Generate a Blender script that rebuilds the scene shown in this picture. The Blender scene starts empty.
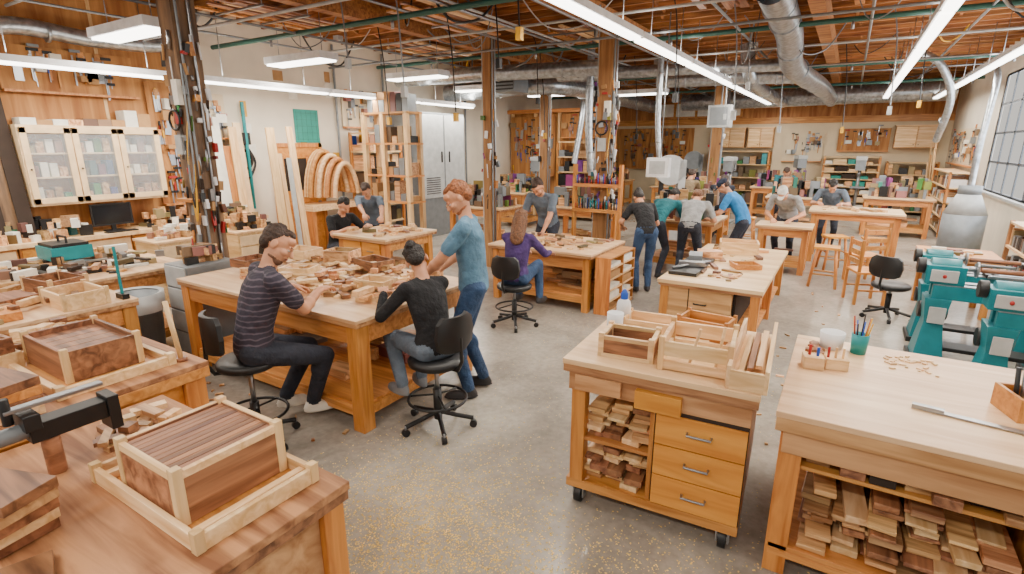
import bpy, math, random
import numpy as np
from mathutils import Vector, Matrix
rnd=random.Random(7)
COL=bpy.context.scene.collection
def lin(c):
    o=[]
    for v in c:
        v=v/255.0
        o.append(v/12.92 if v<=.04045 else ((v+.055)/1.055)**2.4)
    return (o[0],o[1],o[2],1)
# ------------------------------------------------------------ materials
def newmat(name):
    m=bpy.data.materials.new(name); m.use_nodes=True
    nt=m.node_tree; b=nt.nodes['Principled BSDF']
    return m,nt,b
def varnode(nt,src,var,hue=0.0):
    g=nt.nodes.new('ShaderNodeNewGeometry'); mr=nt.nodes.new('ShaderNodeMapRange')
    mr.inputs['To Min'].default_value=1-var*.6; mr.inputs['To Max'].default_value=1+var*.5
    nt.links.new(g.outputs['Random Per Island'],mr.inputs['Value'])
    hs=nt.nodes.new('ShaderNodeHueSaturation')
    nt.links.new(mr.outputs[0],hs.inputs['Value'])
    if hue:
        m2=nt.nodes.new('ShaderNodeMath'); m2.operation='MULTIPLY'; m2.inputs[1].default_value=37.3
        m3=nt.nodes.new('ShaderNodeMath'); m3.operation='FRACT'
        m4=nt.nodes.new('ShaderNodeMapRange'); m4.inputs['To Min'].default_value=.5-hue; m4.inputs['To Max'].default_value=.5+hue
        nt.links.new(g.outputs['Random Per Island'],m2.inputs[0]); nt.links.new(m2.outputs[0],m3.inputs[0]); nt.links.new(m3.outputs[0],m4.inputs['Value'])
        nt.links.new(m4.outputs[0],hs.inputs['Hue'])
    nt.links.new(src,hs.inputs['Color'])
    return hs.outputs[0]
def pm(name,rgb,rough=.5,metal=0.0,var=0.0,hue=0.0,noise=.12,nscale=8,emis=0.0,alpha=1.0,bump=0.0,bdist=.02):
    m,nt,b=newmat(name)
    b.inputs['Roughness'].default_value=rough; b.inputs['Metallic'].default_value=metal
    tc=nt.nodes.new('ShaderNodeTexCoord'); n=nt.nodes.new('ShaderNodeTexNoise'); n.inputs['Scale'].default_value=nscale; n.inputs['Detail'].default_value=4
    nt.links.new(tc.outputs['Object'],n.inputs['Vector'])
    mx=nt.nodes.new('ShaderNodeValToRGB')
    c=lin(rgb)
    mx.color_ramp.elements[0].position=.3; mx.color_ramp.elements[1].position=.7
    mx.color_ramp.elements[0].color=tuple(x*(1-noise) for x in c[:3])+(1,)
    mx.color_ramp.elements[1].color=tuple(min(1,x*(1+noise)) for x in c[:3])+(1,)
    nt.links.new(n.outputs['Fac'],mx.inputs['Fac'])
    out=mx.outputs[0]
    if var or hue: out=varnode(nt,out,var,hue)
    nt.links.new(out,b.inputs['Base Color'])
    if bump:
        bp=nt.nodes.new('ShaderNodeBump'); bp.inputs['Strength'].default_value=bump; bp.inputs['Distance'].default_value=bdist
        nt.links.new(n.outputs['Fac'],bp.inputs['Height']); nt.links.new(bp.outputs[0],b.inputs['Normal'])
    if emis:
        b.inputs['Emission Color'].default_value=c; b.inputs['Emission Strength'].default_value=emis
    if alpha<1: b.inputs['Alpha'].default_value=alpha
    return m
def wood(name,c1,c2,axis='X',sc=1.0,rough=.45,var=.35,hue=.006):
    m,nt,b=newmat(name)
    b.inputs['Roughness'].default_value=rough
    tc=nt.nodes.new('ShaderNodeTexCoord'); mp=nt.nodes.new('ShaderNodeMapping')
    s=[10*sc,10*sc,10*sc]; s['XYZ'.index(axis)]=.9*sc
    mp.inputs['Scale'].default_value=s
    g=nt.nodes.new('ShaderNodeNewGeometry'); cb=nt.nodes.new('ShaderNodeCombineXYZ')
    mu=nt.nodes.new('ShaderNodeMath'); mu.operation='MULTIPLY'; mu.inputs[1].default_value=40
    nt.links.new(g.outputs['Random Per Island'],mu.inputs[0])
    for i in range(3): nt.links.new(mu.outputs[0],cb.inputs[i])
    nt.links.new(tc.outputs['Object'],mp.inputs['Vector'])
    ad=nt.nodes.new('ShaderNodeVectorMath'); ad.operation='ADD'
    nt.links.new(mp.outputs[0],ad.inputs[0]); nt.links.new(cb.outputs[0],ad.inputs[1])
    n=nt.nodes.new('ShaderNodeTexNoise'); n.inputs['Scale'].default_value=2.2; n.inputs['Detail'].default_value=7; n.inputs['Distortion'].default_value=.7
    nt.links.new(ad.outputs[0],n.inputs['Vector'])
    r=nt.nodes.new('ShaderNodeValToRGB'); r.color_ramp.elements[0].position=.34; r.color_ramp.elements[1].position=.66
    r.color_ramp.elements[0].color=lin(c1); r.color_ramp.elements[1].color=lin(c2)
    nt.links.new(n.outputs['Fac'],r.inputs['Fac'])
    nt.links.new(varnode(nt,r.outputs[0],var,hue),b.inputs['Base Color'])
    bp=nt.nodes.new('ShaderNodeBump'); bp.inputs['Strength'].default_value=.12; bp.inputs['Distance'].default_value=.004
    nt.links.new(n.outputs['Fac'],bp.inputs['Height']); nt.links.new(bp.outputs[0],b.inputs['Normal'])
    return m
OAK=wood('oak_orange',(172,106,46),(212,148,80))
OAKZ=wood('oak_orange_vertical',(170,100,40),(210,142,70),axis='Z')
OAKD=wood('oak_drawer',(194,122,42),(222,156,68),sc=.6,var=.08)
PLY=wood('plywood_top',(208,164,116),(236,203,158),sc=.5,rough=.4,var=.05)
PLYW=wood('worn_ply_edge',(128,82,48),(198,146,98),sc=.8,rough=.6,var=.25)
PLYA=wood('ply_apron',(164,114,68),(212,164,114),sc=.6,rough=.6,var=.15)
OSB=wood('plywood_wall',(146,88,42),(196,138,78),axis='Z',sc=.35,rough=.7,var=.1)
PINE=wood('pine_light',(208,164,110),(238,204,156),var=.3)
PINEY=wood('pine_light_y',(208,162,108),(238,204,156),axis='Y',var=.3)
PINEZ=wood('pine_light_z',(204,160,104),(234,198,148),axis='Z',var=.3)
MIX=wood('mixed_offcuts',(154,102,60),(228,182,130),var=.8,hue=.012)
WAL=wood('walnut',(92,56,36),(162,110,76),var=.35)
WALY=wood('walnut_y',(108,66,44),(176,122,86),axis='Y',var=.4)
JOIST=wood('joist_brown',(118,68,32),(180,118,62),rough=.7,var=.5)
DECK=wood('deck_brown',(98,58,30),(150,94,50),axis='Y',sc=.4,rough=.8,var=.1)
POSTM=wood('post_weathered',(84,66,54),(144,110,80),axis='Z',sc=.6,rough=.7,var=.1)
POSTL=wood('post_light',(128,86,50),(180,130,82),axis='Z',sc=.6,rough=.7,var=.1)
CAB=pm('cream_cabinet',(228,197,154),.45)
WHITE=pm('white_wall',(220,209,190),.7,noise=.08,nscale=2)
CREAM=pm('cream_wall',(216,198,166),.7,noise=.08,nscale=2)
BLK=pm('black_plastic',(20,20,22),.45)
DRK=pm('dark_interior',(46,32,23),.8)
STEEL=pm('steel',(156,158,162),.3,.9)
GALV=pm('galvanised_duct',(174,180,186),.3,.8,noise=.35,nscale=14)
GRY=pm('grey_metal',(128,133,137),.45,.3)
LGRY=pm('light_grey_paint',(174,176,176),.5)
WFR=pm('window_frame_grey',(74,80,88),.5)
TEAL=pm('teal_machine_paint',(14,118,130),.35)
TEALD=pm('teal_pipe',(44,92,84),.5)
TCUP=pm('turquoise_plastic',(14,134,140),.4)
BLUEC=pm('blue_cap',(24,76,180),.4)
WPL=pm('white_plastic',(228,228,230),.4)
RED=pm('red_plastic',(160,30,26),.45)
MULTI=pm('coloured_tools',(120,58,44),.5,var=.9,hue=.5)
CLUT=pm('dull_clutter',(128,100,76),.6,var=1.0,hue=.06)
YEL=pm('yellow_parts',(214,160,34),.5)
PAPER=pm('paper',(230,226,214),.8)
GLASS=pm('cabinet_glass',(225,235,240),.08,alpha=.14)
DUST=pm('sawdust_flakes',(238,202,112),.9,var=.3)
SCREEN=pm('screen_dark',(14,17,22),.2)
LAMP=pm('lamp_lens',(255,250,240),.5,emis=8.0,noise=0)
MATG=pm('green_mat',(26,136,124),.6)
CARD=pm('cardboard',(172,130,84),.8)
FLOOR,nt,b=newmat('polished_concrete')
tc=nt.nodes.new('ShaderNodeTexCoord')
n1=nt.nodes.new('ShaderNodeTexNoise'); n1.inputs['Scale'].default_value=.7; n1.inputs['Detail'].default_value=10; n1.inputs['Roughness'].default_value=.66; n1.inputs['Distortion'].default_value=.7
n2=nt.nodes.new('ShaderNodeTexNoise'); n2.inputs['Scale'].default_value=24; n2.inputs['Detail'].default_value=6
for n in (n1,n2): nt.links.new(tc.outputs['Object'],n.inputs['Vector'])
r=nt.nodes.new('ShaderNodeValToRGB'); r.color_ramp.elements[0].position=.33; r.color_ramp.elements[1].position=.69
r.color_ramp.elements[0].color=lin((124,116,107)); r.color_ramp.elements[1].color=lin((178,170,158))
nt.links.new(n1.outputs['Fac'],r.inputs['Fac'])
mx=nt.nodes.new('ShaderNodeMixRGB'); mx.blend_type='OVERLAY'; mx.inputs['Fac'].default_value=.3
nt.links.new(r.outputs[0],mx.inputs[1]); nt.links.new(n2.outputs['Fac'],mx.inputs[2]); nt.links.new(mx.outputs[0],b.inputs['Base Color'])
mr=nt.nodes.new('ShaderNodeMapRange'); mr.inputs['To Min'].default_value=.1; mr.inputs['To Max'].default_value=.34
nt.links.new(n1.outputs['Fac'],mr.inputs['Value']); nt.links.new(mr.outputs[0],b.inputs['Roughness'])
PLAID,nt,b=newmat('striped_dark_shirt')
tc=nt.nodes.new('ShaderNodeTexCoord'); w=nt.nodes.new('ShaderNodeTexWave'); w.bands_direction='Z'; w.inputs['Scale'].default_value=8; w.inputs['Distortion'].default_value=2.6; w.inputs['Detail Scale'].default_value=1.5
r=nt.nodes.new('ShaderNodeValToRGB'); r.color_ramp.elements[0].position=.72; r.color_ramp.elements[1].position=.99
r.color_ramp.elements[0].color=lin((50,45,58)); r.color_ramp.elements[1].color=lin((92,82,94))
nt.links.new(tc.outputs['Object'],w.inputs['Vector']); nt.links.new(w.outputs['Fac'],r.inputs['Fac']); nt.links.new(r.outputs[0],b.inputs['Base Color']); b.inputs['Roughness'].default_value=.85
n=nt.nodes.new('ShaderNodeTexNoise'); n.inputs['Scale'].default_value=9; bp=nt.nodes.new('ShaderNodeBump'); bp.inputs['Strength'].default_value=.8; bp.inputs['Distance'].default_value=.05
nt.links.new(tc.outputs['Object'],n.inputs['Vector']); nt.links.new(n.outputs['Fac'],bp.inputs['Height']); nt.links.new(bp.outputs[0],b.inputs['Normal'])
# ------------------------------------------------------------ mesh builder
class M:
    def __init__(s): s.V=[];s.F=[];s.I=[];s.S=[];s.m=[]
    def mi(s,m):
        if m not in s.m: s.m.append(m)
        return s.m.index(m)
    def add(s,v,f,m,sm=False):
        k=len(s.V); s.V+= [tuple(p) for p in v]; i=s.mi(m)
        for q in f:
            s.F.append([k+j for j in q]); s.I.append(i); s.S.append(sm)
    def box(s,c,d,m,rz=0,rx=0,ry=0):
        x,y,z=d[0]/2,d[1]/2,d[2]/2
        v=[Vector((a*x,b*y,e*z)) for e in(-1,1) for b in(-1,1) for a in(-1,1)]
        if rz or rx or ry:
            R=Matrix.Rotation(rz,3,'Z')@Matrix.Rotation(ry,3,'Y')@Matrix.Rotation(rx,3,'X'); v=[R@p for p in v]
        c=Vector(c)
        s.add([p+c for p in v],[(0,2,3,1),(4,5,7,6),(0,1,5,4),(2,6,7,3),(0,4,6,2),(1,3,7,5)],m)
    def bx(s,x0,x1,y0,y1,z0,z1,m): s.box(((x0+x1)/2,(y0+y1)/2,(z0+z1)/2),(x1-x0,y1-y0,z1-z0),m)
    def ring(s,c,ax,r,n):
        ax=Vector(ax).normalized(); u=ax.orthogonal().normalized(); w=ax.cross(u)
        return [Vector(c)+u*(r*math.cos(2*math.pi*i/n))+w*(r*math.sin(2*math.pi*i/n)) for i in range(n)]
    def cyl(s,p0,p1,r0,m,r1=None,n=12):
        p0=Vector(p0);p1=Vector(p1); r1=r0 if r1 is None else r1; ax=p1-p0
        a=s.ring(p0,ax,r0,n); b=s.ring(p1,ax,r1,n); k=len(s.V)
        s.add(a+b,[(i,(i+1)%n,n+(i+1)%n,n+i) for i in range(n)],m,True)
        i0=s.mi(m)
        s.F.append([k+i for i in reversed(range(n))]);s.I.append(i0);s.S.append(False)
        s.F.append([k+n+i for i in range(n)]);s.I.append(i0);s.S.append(False)
    def tube(s,pts,r,m,n=8):
        pts=[Vector(p) for p in pts]
        v=[];f=[]; u=None
        for i,p in enumerate(pts):
            t=(pts[min(i+1,len(pts)-1)]-pts[max(i-1,0)]).normalized()
            if u is None: u=t.orthogonal().normalized()
            u=(u-t*u.dot(t)).normalized(); w=t.cross(u)
            v+=[p+u*(r*math.cos(2*math.pi*j/n))+w*(r*math.sin(2*math.pi*j/n)) for j in range(n)]
        for i in range(len(pts)-1):
            for j in range(n): f.append((i*n+j,i*n+(j+1)%n,(i+1)*n+(j+1)%n,(i+1)*n+j))
        s.add(v,f,m,True)
    def curve(s,pts,r,m,k=6,n=8):
        P=[Vector(p) for p in pts]; o=[]
        Q=[P[0]]+P+[P[-1]]
        for i in range(1,len(Q)-2):
            for j in range(k):
                t=j/k; a,b,c,d=Q[i-1],Q[i],Q[i+1],Q[i+2]
                o.append(.5*((2*b)+(c-a)*t+(2*a-5*b+4*c-d)*t*t+(3*b-a-3*c+d)*t**3))
        o.append(P[-1]); s.tube(o,r,m,n)
    def lathe(s,c,prof,m,n=20):
        v=[];f=[];c=Vector(c)
        for r,z in prof: v+=[c+Vector((r*math.cos(2*math.pi*j/n),r*math.sin(2*math.pi*j/n),z)) for j in range(n)]
        for i in range(len(prof)-1):
            for j in range(n): f.append((i*n+j,i*n+(j+1)%n,(i+1)*n+(j+1)%n,(i+1)*n+j))
        s.add(v,f,m,True)
    def ell(s,c,r,m,n=10):
        prof=[(max(math.sin(math.pi*i/n),.001),-math.cos(math.pi*i/n)) for i in range(n+1)]
        v=[];f=[];q=n+4
        for a,z in prof: v+=[(c[0]+r[0]*a*math.cos(2*math.pi*j/q),c[1]+r[1]*a*math.sin(2*math.pi*j/q),c[2]+r[2]*z) for j in range(q)]
        for i in range(n):
            for j in range(q): f.append((i*q+j,i*q+(j+1)%q,(i+1)*q+(j+1)%q,(i+1)*q+j))
        s.add(v,f,m,True)
    def sub(s,c,rz):
        c=Vector(c); R=Matrix.Rotation(rz,3,'Z'); return lambda p:c+R@Vector(p)
    def tray(s,c,w,d,h,t,m,rz=0,bottom=True,mb=None,post=0,mp=None):
        T=s.sub(c,rz)
        for sx in(-1,1): s.box(T((sx*(w-t)/2,0,h/2)),(t,d,h),m,rz)
        for sy in(-1,1): s.box(T((0,sy*(d-t)/2,h/2)),(w-2*t,t,h),m,rz)
        if bottom: s.box(T((0,0,.008)),(w-2*t,d-2*t,.012),mb or m,rz)
        if post:
            for sx in(-1,1):
                for sy in(-1,1): s.box(T((sx*(w/2-post/2+.004),sy*(d/2-post/2+.004),h/2+.008)),(post,post,h+.016),mp or m,rz)
    def out(s,name,bevel=0,xf=None):
        V=[Vector(p) for p in s.V]
        if xf: V=[xf@p for p in V]
        A=np.array([tuple(p) for p in V]); o=np.array([(A[:,0].min()+A[:,0].max())/2,(A[:,1].min()+A[:,1].max())/2,A[:,2].min()])
        me=bpy.data.meshes.new(name); me.from_pydata((A-o).tolist(),[],s.F)
        for m in s.m: me.materials.append(m)
        me.polygons.foreach_set('material_index',s.I); me.polygons.foreach_set('use_smooth',s.S); me.update()
        ob=bpy.data.objects.new(name,me); ob.location=o; COL.objects.link(ob)
        if bevel:
            md=ob.modifiers.new('bevel','BEVEL'); md.width=bevel; md.segments=2; md.limit_method='ANGLE'; md.angle_limit=math.radians(50)
        return ob
XF=lambda x,y,rz,z=0:Matrix.Translation((x,y,z))@Matrix.Rotation(rz,4,'Z')
# ------------------------------------------------------------ camera
cd=bpy.data.cameras.new('camera'); cam=bpy.data.objects.new('camera',cd); COL.objects.link(cam)
cam.location=(0,0,2.1); cam.rotation_euler=(math.radians(75),0,math.radians(31.7)); cd.sensor_width=36; cd.lens=36*531/1024; cd.clip_start=.05
bpy.context.scene.camera=cam
# ------------------------------------------------------------ room
XL,XR,YB=-9.0,2.5,21.0
m=M(); m.bx(XL-.2,XR+.2,-3,YB+.2,-.1,0,FLOOR); m.out('floor')
m=M(); m.bx(XL-.15,XL,-3,4.7,0,4.3,OSB); m.bx(XL-.15,XL,4.7,YB,0,4.3,WHITE)
m.out('wall_left')
for y in np.arange(-2.4,4.7,1.22): m=M(); m.bx(XL,XL+.012,y-.02,y+.02,0,4.0,PINEZ); m.out('trim_batten')
m=M(); m.bx(XL-.15,XR+.15,YB,YB+.15,0,2.9,CREAM); m.bx(XL-.15,XR+.15,YB,YB+.15,2.9,4.3,OSB); m.out('wall_back')
m=M(); m.bx(XL,XR,YB-.06,YB,2.8,3.0,OAK); m.out('trim_1')
WY0,WY1,WZ0,WZ1=8.6,15.0,1.2,3.45
m=M(); T_=.04; m.bx(XR,XR+T_,3.5,WY0,0,4.3,WHITE); m.bx(XR,XR+T_,WY1,YB,0,4.3,WHITE); m.bx(XR,XR+T_,WY0,WY1,0,WZ0,WHITE); m.bx(XR,XR+T_,WY0,WY1,WZ1,4.3,WHITE); m.out('wall_right')
m=M()
for i in range(9):
    y=WY0+i*(WY1-WY0)/8; w=.08 if i%4==0 else .03
    m.bx(XR+.0,XR+.02,y-w,y+w,WZ0,WZ1,WFR)
for i in range(5):
    z=WZ0+i*(WZ1-WZ0)/4; m.bx(XR+.0,XR+.02,WY0,WY1,z-.022,z+.022,WFR)
m.bx(XR-.08,XR-.0,WY0-.08,WY1+.08,WZ0-.06,WZ0-.02,LGRY)
m.out('window_1')
m=M(); m.bx(XL-.15,XR+.15,-3,YB+.15,4.3,4.4,DECK); m.out('ceiling')
m=M()
y=-2.5
while y<YB-.2: m.bx(XL,XR,y-.025,y+.025,4.04,4.3,JOIST); y+=.44
for x in np.arange(-8,2.4,1.3):
    y=-2.5
    while y<YB-1: m.box((x+rnd.uniform(-.1,.1),y+.22,4.17),(.04,.4,.05),JOIST,0,rnd.choice([-.4,.4])); y+=.44
m.out('ceiling_joists')
for x in (-6.1,-3.35,-.6): m=M(); m.bx(x-.09,x+.09,-2.8,YB,3.78,4.03,JOIST); m.out('timber_beam')
m=M(); m.bx(XL,-5.6,14.5,14.62,0,3.0,OSB)
for x in np.arange(XL+.1,-5.6,.8): m.bx(x-.04,x+.04,14.42,14.5,0,3.0,PINEZ)
m.bx(XL,-5.6,14.3,14.62,3.0,3.1,OAK); m.out('wall_partition')
# ------------------------------------------------------------ lights
def area(name,loc,sx,sy,p,col=(1,.92,.8),rot=(0,0,0)):
    l=bpy.data.lights.new(name,'AREA'); l.shape='RECTANGLE'; l.size=sx; l.size_y=sy; l.energy=p; l.color=col
    o=bpy.data.objects.new(name,l); o.location=loc; o.rotation_euler=rot; COL.objects.link(o)
def row(x,y0,y1,z,p,wd=.14):
    y=y0
    while y<y1-.3:
        y2=min(y+2.4,y1); m=M(); m.bx(x-wd/2-.02,x+wd/2+.02,y+.03,y2-.03,z+.02,z+.09,WPL); m.bx(x-wd/2,x+wd/2,y+.06,y2-.06,z-.01,z+.02,LAMP)
        for yy in (y+.5,y2-.5): m.cyl((x,yy,z+.08),(x,yy,4.03),.006,STEEL,n=5)
        m.out('fluorescent_tube_light'); y=y2
    area('row_light',(x,(y0+y1)/2,z-.03),wd*.7,y1-y0,p)
    area('row_uplight',(x,(y0+y1)/2,z+.12),wd*.7,y1-y0,p*.17,rot=(math.pi,0,0))
row(-2.33,1.8,20,3.3,430,.12); row(.6,2,18,3.3,350,.11); row(1.75,4.5,19,3.3,230,.11); row(-7.9,-.5,11,2.95,270,.12)
for (x,y,z) in [(-7.1,3.3,3.3),(-7.3,5.7,3.3),(-7.1,8.1,3.3),(-7.4,10.6,3.3),(-6.6,12.6,3.3),(-4.6,13.5,3.3)]:
    m=M(); m.box((x,y,z+.06),(1.3,.34,.1),WPL); m.box((x,y,z),(1.26,.28,.03),LAMP)
    for d in(-.5,.5): m.cyl((x+d,y,z+.1),(x+d,y,4.03),.006,STEEL,n=5)
    m.out('fluorescent_fixture'); area('fixture_light',(x,y,z-.03),1.2,.26,42)
area('overhead_fill_behind',(-1.5,-1.2,3.6),5,.3,190); area('overhead_fill_left',(-5.5,.2,3.6),.3,4,130)  # added fill lights outside the view, no fixtures modelled for them
area('window_daylight',(XR+.12,13.0,2.32),2.6,9.4,520,(.92,.96,1),(0,math.radians(90),0))
W=bpy.data.worlds.new('world'); bpy.context.scene.world=W; W.use_nodes=True
W.node_tree.nodes['Background'].inputs[0].default_value=(1,.94,.86,1); W.node_tree.nodes['Background'].inputs[1].default_value=.82
# ------------------------------------------------------------ benches
def bench(name,x0,x1,y0,y1,z,top=.06,leg=.09,over=.05,shelf=True,apron=.12,tm=PLY,lm=OAKZ,am=OAK,clut=0,drawers=0,bevel=.004,edge=True):
    m=M(); m.bx(x0,x1,y0,y1,z-top*.45,z,tm); m.bx(x0+.003,x1-.003,y0+.003,y1-.003,z-top,z-top*.45,PLYW if edge else tm)
    a,b,c,d=x0+over,x1-over,y0+over,y1-over
    for x in(a,b-leg):
        for y in(c,d-leg): m.bx(x,x+leg,y,y+leg,0,z-top,lm)
    m.bx(a+leg,b-leg,c+.01,c+.04,z-top-apron,z-top,am); m.bx(a+leg,b-leg,d-.04,d-.01,z-top-apron,z-top,am)
    m.bx(a+.01,a+.04,c+leg,d-leg,z-top-apron,z-top,am); m.bx(b-.04,b-.01,c+leg,d-leg,z-top-apron,z-top,am)
    if shelf:
        m.bx(a+.02,b-.02,c+.02,d-.02,.2,.225,am); m.bx(a+leg,b-leg,c+.01,c+.04,.12,.2,am); m.bx(b-.04,b-.01,c+leg,d-leg,.12,.2,am)
        for i in range(clut):
            w,l,h=rnd.uniform(.05,.2),rnd.uniform(.2,.5),rnd.uniform(.03,.12)
            lv=rnd.choice([0,0,.13])
            m.box((rnd.uniform(a+.3,b-.3),rnd.uniform(c+.12,d-.12),.226+h/2+lv),(l,w,h),MIX if rnd.random()<.7 else CLUT,rnd.uniform(-.12,.12))
    for i in range(drawers):
        w=(b-a-2*leg)/drawers; xx=a+leg+w*i
        m.bx(xx+.015,xx+w-.015,c-.012,c+.012,z-top-apron-.12,z-top-.015,OAKD); m.tube([(xx+w/2-.05,c-.012,z-top-.13),(xx+w/2-.05,c-.035,z-top-.13),(xx+w/2+.05,c-.035,z-top-.13),(xx+w/2+.05,c-.012,z-top-.13)],.006,STEEL,6)
    return m.out(name,bevel)
def scraps(name,x0,x1,y0,y1,z,n,mats=(MIX,),sz=(.04,.2),hz=(.015,.05),seed=1,lay=2,rot=.6):
    r=random.Random(seed); m=M()
    for k in range(lay):
        for i in range(int(n/(k+1))):
            w,l,h=r.uniform(sz[0],sz[0]*1.8),r.uniform(sz[0],sz[1]),r.uniform(*hz)
            zz=z+.001+(k*hz[1]*.75); mx=l/2+.01
            m.box((r.uniform(x0+mx,max(x0+mx,x1-mx)),r.uniform(y0+mx,max(y0+mx,y1-mx)),zz+h/2),(l,w,h),r.choice(mats),r.choice([0,math.pi/2])+r.uniform(-rot,rot))
    return m.out(name)
# --- table A
bench('assembly_table',-5.17,-2.79,2.43,3.85,.9,leg=.115,over=.02,clut=30,apron=.14)
scraps('wood_part_pile',-4.95,-2.9,2.7,3.78,.9,150,(MIX,PINE,PINE,MIX,WAL),(.04,.2),(.012,.045),3,3)
m=M()
for i,(x,y,w,d,h,q) in enumerate([(-4.75,3.5,.34,.26,.1,.1),(-4.25,3.6,.3,.22,.12,.3),(-3.75,3.55,.34,.24,.09,-.2),(-3.22,3.05,.3,.2,.07,.15),(-3.05,3.5,.26,.2,.08,.5),(-4.85,3.0,.26,.3,.08,0),(-4.2,3.05,.3,.22,.06,.4)]):
    m.tray((x,y,.955),w,d,h,.016,[PINE,MIX,WAL][i%3],q)
m.out('small_wooden_boxes')
# --- table F
bench('drafting_bench',-4.1,-2.55,6.0,7.2,.78,clut=14,shelf=True,apron=.16)
scraps('bench_part_pile',-4.0,-2.65,6.1,7.1,.78,50,(MIX,PINE,CLUT),(.04,.2),(.01,.04),5,2)
m=M(); m.bx(-2.53,-2.33,6.1,7.0,0.0,.03,OAK)
for i in range(5): m.bx(-2.53,-2.33,6.1,7.0,.14*i+.03,.14*i+.05,PINE)
for y in(6.1,6.55,6.98): m.bx(-2.53,-2.33,y-.012,y+.012,0,.74,OAKZ)
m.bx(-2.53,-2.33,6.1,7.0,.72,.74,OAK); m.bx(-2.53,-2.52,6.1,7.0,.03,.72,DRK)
for i in range(5):
    for k in range(2): m.bx(-2.515,-2.345,6.14+k*.44,6.48+k*.44,.14*i+.05,.14*i+.09+.04*((i+k)%2),PAPER if (i+k)%3 else CARD)
m.out('paper_sorter_shelf')
# --- G low bench
m=M(); x0,x1,y0,y1,z=-1.66,-.56,5.82,8.4,.64
m.bx(x0,x1,y0,y1,z-.04,z,PLY); m.bx(x0+.01,x1-.01,y0+.01,y1-.01,z-.07,z-.04,PLYW)
for x in(x0+.03,x1-.12):
    for y in(y0+.03,7.0,y1-.12): m.bx(x,x+.09,y,y+.09,0,z-.07,OAKZ)
m.bx(x0+.12,x1-.3,y0+.04,y0+.07,.1,z-.08,PLYA); m.bx(x0+.06,x0+.09,y0+.12,y1-.12,.12,z-.08,OAK)
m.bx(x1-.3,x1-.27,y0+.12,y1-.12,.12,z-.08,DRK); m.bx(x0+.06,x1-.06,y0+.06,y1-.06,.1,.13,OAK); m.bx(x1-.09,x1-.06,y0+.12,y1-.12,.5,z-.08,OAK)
m.tube([(-1.25,5.86,.4),(-1.25,5.83,.4),(-1.12,5.83,.4),(-1.12,5.86,.4)],.008,BLK); m.bx(-1.32,-1.31,5.855,5.862,.12,.56,DRK)
m.out('low_assembly_bench',.004)
m=M(); m.bx(-1.62,-1.3,6.1,7.1,.641,.68,BLK); m.box((-1.45,6.5,.71),(.3,.12,.05),STEEL,.3); m.box((-1.5,6.9,.72),(.16,.3,.08),GRY,.2); m.cyl((-1.6,6.2,.7),(-1.3,6.8,.7),.015,STEEL); m.box((-1.4,7.25,.7),(.3,.2,.1),MIX,.3); m.out('bar_clamp_set')
scraps('bench_offcuts',-1.55,-.7,6.0,8.3,.64,40,(MIX,PINE,CLUT),(.04,.25),(.01,.04),8,1)
m=M(); m.tray((-1.15,7.9,.642),.5,.35,.16,.02,PINE,.2); m.tray((-.9,6.9,.642),.3,.25,.06,.015,OAK,.5); m.out('wooden_tray')
# --- H rolling cart
m=M(); W_,D_,Z_=1.02,.98,.94
m.bx(0,W_,0,D_,Z_-.03,Z_,PLY); m.bx(.004,W_-.004,.004,D_-.004,Z_-.075,Z_-.03,PLYW)
m.bx(.03,W_-.03,.03,D_-.03,Z_-.19,Z_-.075,PLYA)
m.bx(.05,.13,.03,.11,.17,Z_-.19,OAKZ); m.bx(.05,.13,D_-.11,D_-.03,.17,Z_-.19,OAKZ); m.bx(W_-.11,W_-.03,D_-.11,D_-.03,.17,Z_-.19,OAKZ)
m.bx(.03,W_-.03,.03,D_-.03,.115,.17,OAK)
m.bx(.5,.525,.04,D_-.04,.17,Z_-.19,OAKZ); m.bx(W_-.055,W_-.03,.04,D_-.04,.17,Z_-.19,OAK); m.bx(.13,W_-.05,D_-.06,D_-.04,.17,Z_-.19,PINE)
for i in range(3):
    a=.18+i*.185; m.bx(.535,W_-.035,.02,.05,a,a+.178,OAKD)
    m.tube([(.7,.02,a+.1),(.7,-.012,a+.1),(.82,-.012,a+.1),(.82,.02,a+.1)],.007,STEEL,8)
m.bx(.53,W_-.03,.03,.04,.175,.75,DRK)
m.bx(.13,.5,.04,D_-.06,.44,.46,OAK)
rr=random.Random(4)
for base,n in((.17,6),(.46,6)):
    for i in range(3):
        z=base
        for k in range(n+rr.choice([0,1])):
            h=rr.uniform(.02,.045); d=rr.uniform(-.04,.06)
            if z+h>base+.26: break
            m.box((.2+i*.11+rr.uniform(-.012,.012),.35+d,z+h/2),(.1,.55,h*.85),[MIX,PINEY,WALY,MIX][rr.randrange(4)],rr.uniform(-.12,.12)); z+=h
m.bx(.42,.66,-.012,.03,Z_-.2,Z_-.1,OAKD); m.bx(.08,.34,-.008,.03,Z_-.17,Z_-.08,PLYA)
for x,y in((.1,.08),(W_-.1,.08),(.1,D_-.08),(W_-.1,D_-.08)):
    m.cyl((x-.02,y,.055),(x+.02,y,.055),.055,BLK,n=18); m.bx(x-.035,x-.025,y-.03,y+.03,.04,.115,STEEL); m.bx(x+.025,x+.035,y-.03,y+.03,.04,.115,STEEL); m.cyl((x-.036,y,.055),(x+.036,y,.055),.014,STEEL)
m.out('rolling_tool_cart',.004,XF(-1.22,2.52,math.radians(3.5)))
zt=.941
m=M(); m.tray((-.93,2.8,zt),.3,.24,.12,.02,WAL,.12,post=.03,mp=PINE); m.tray((-.93,2.8,zt+.0),.31,.25,.02,.02,PINE,.12); m.tray((-.93,2.8,zt+.1),.304,.244,.022,.024,PINE,.12,False); m.out('walnut_box')
m=M(); T=m.sub((-.56,2.86,zt),.1)
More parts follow.
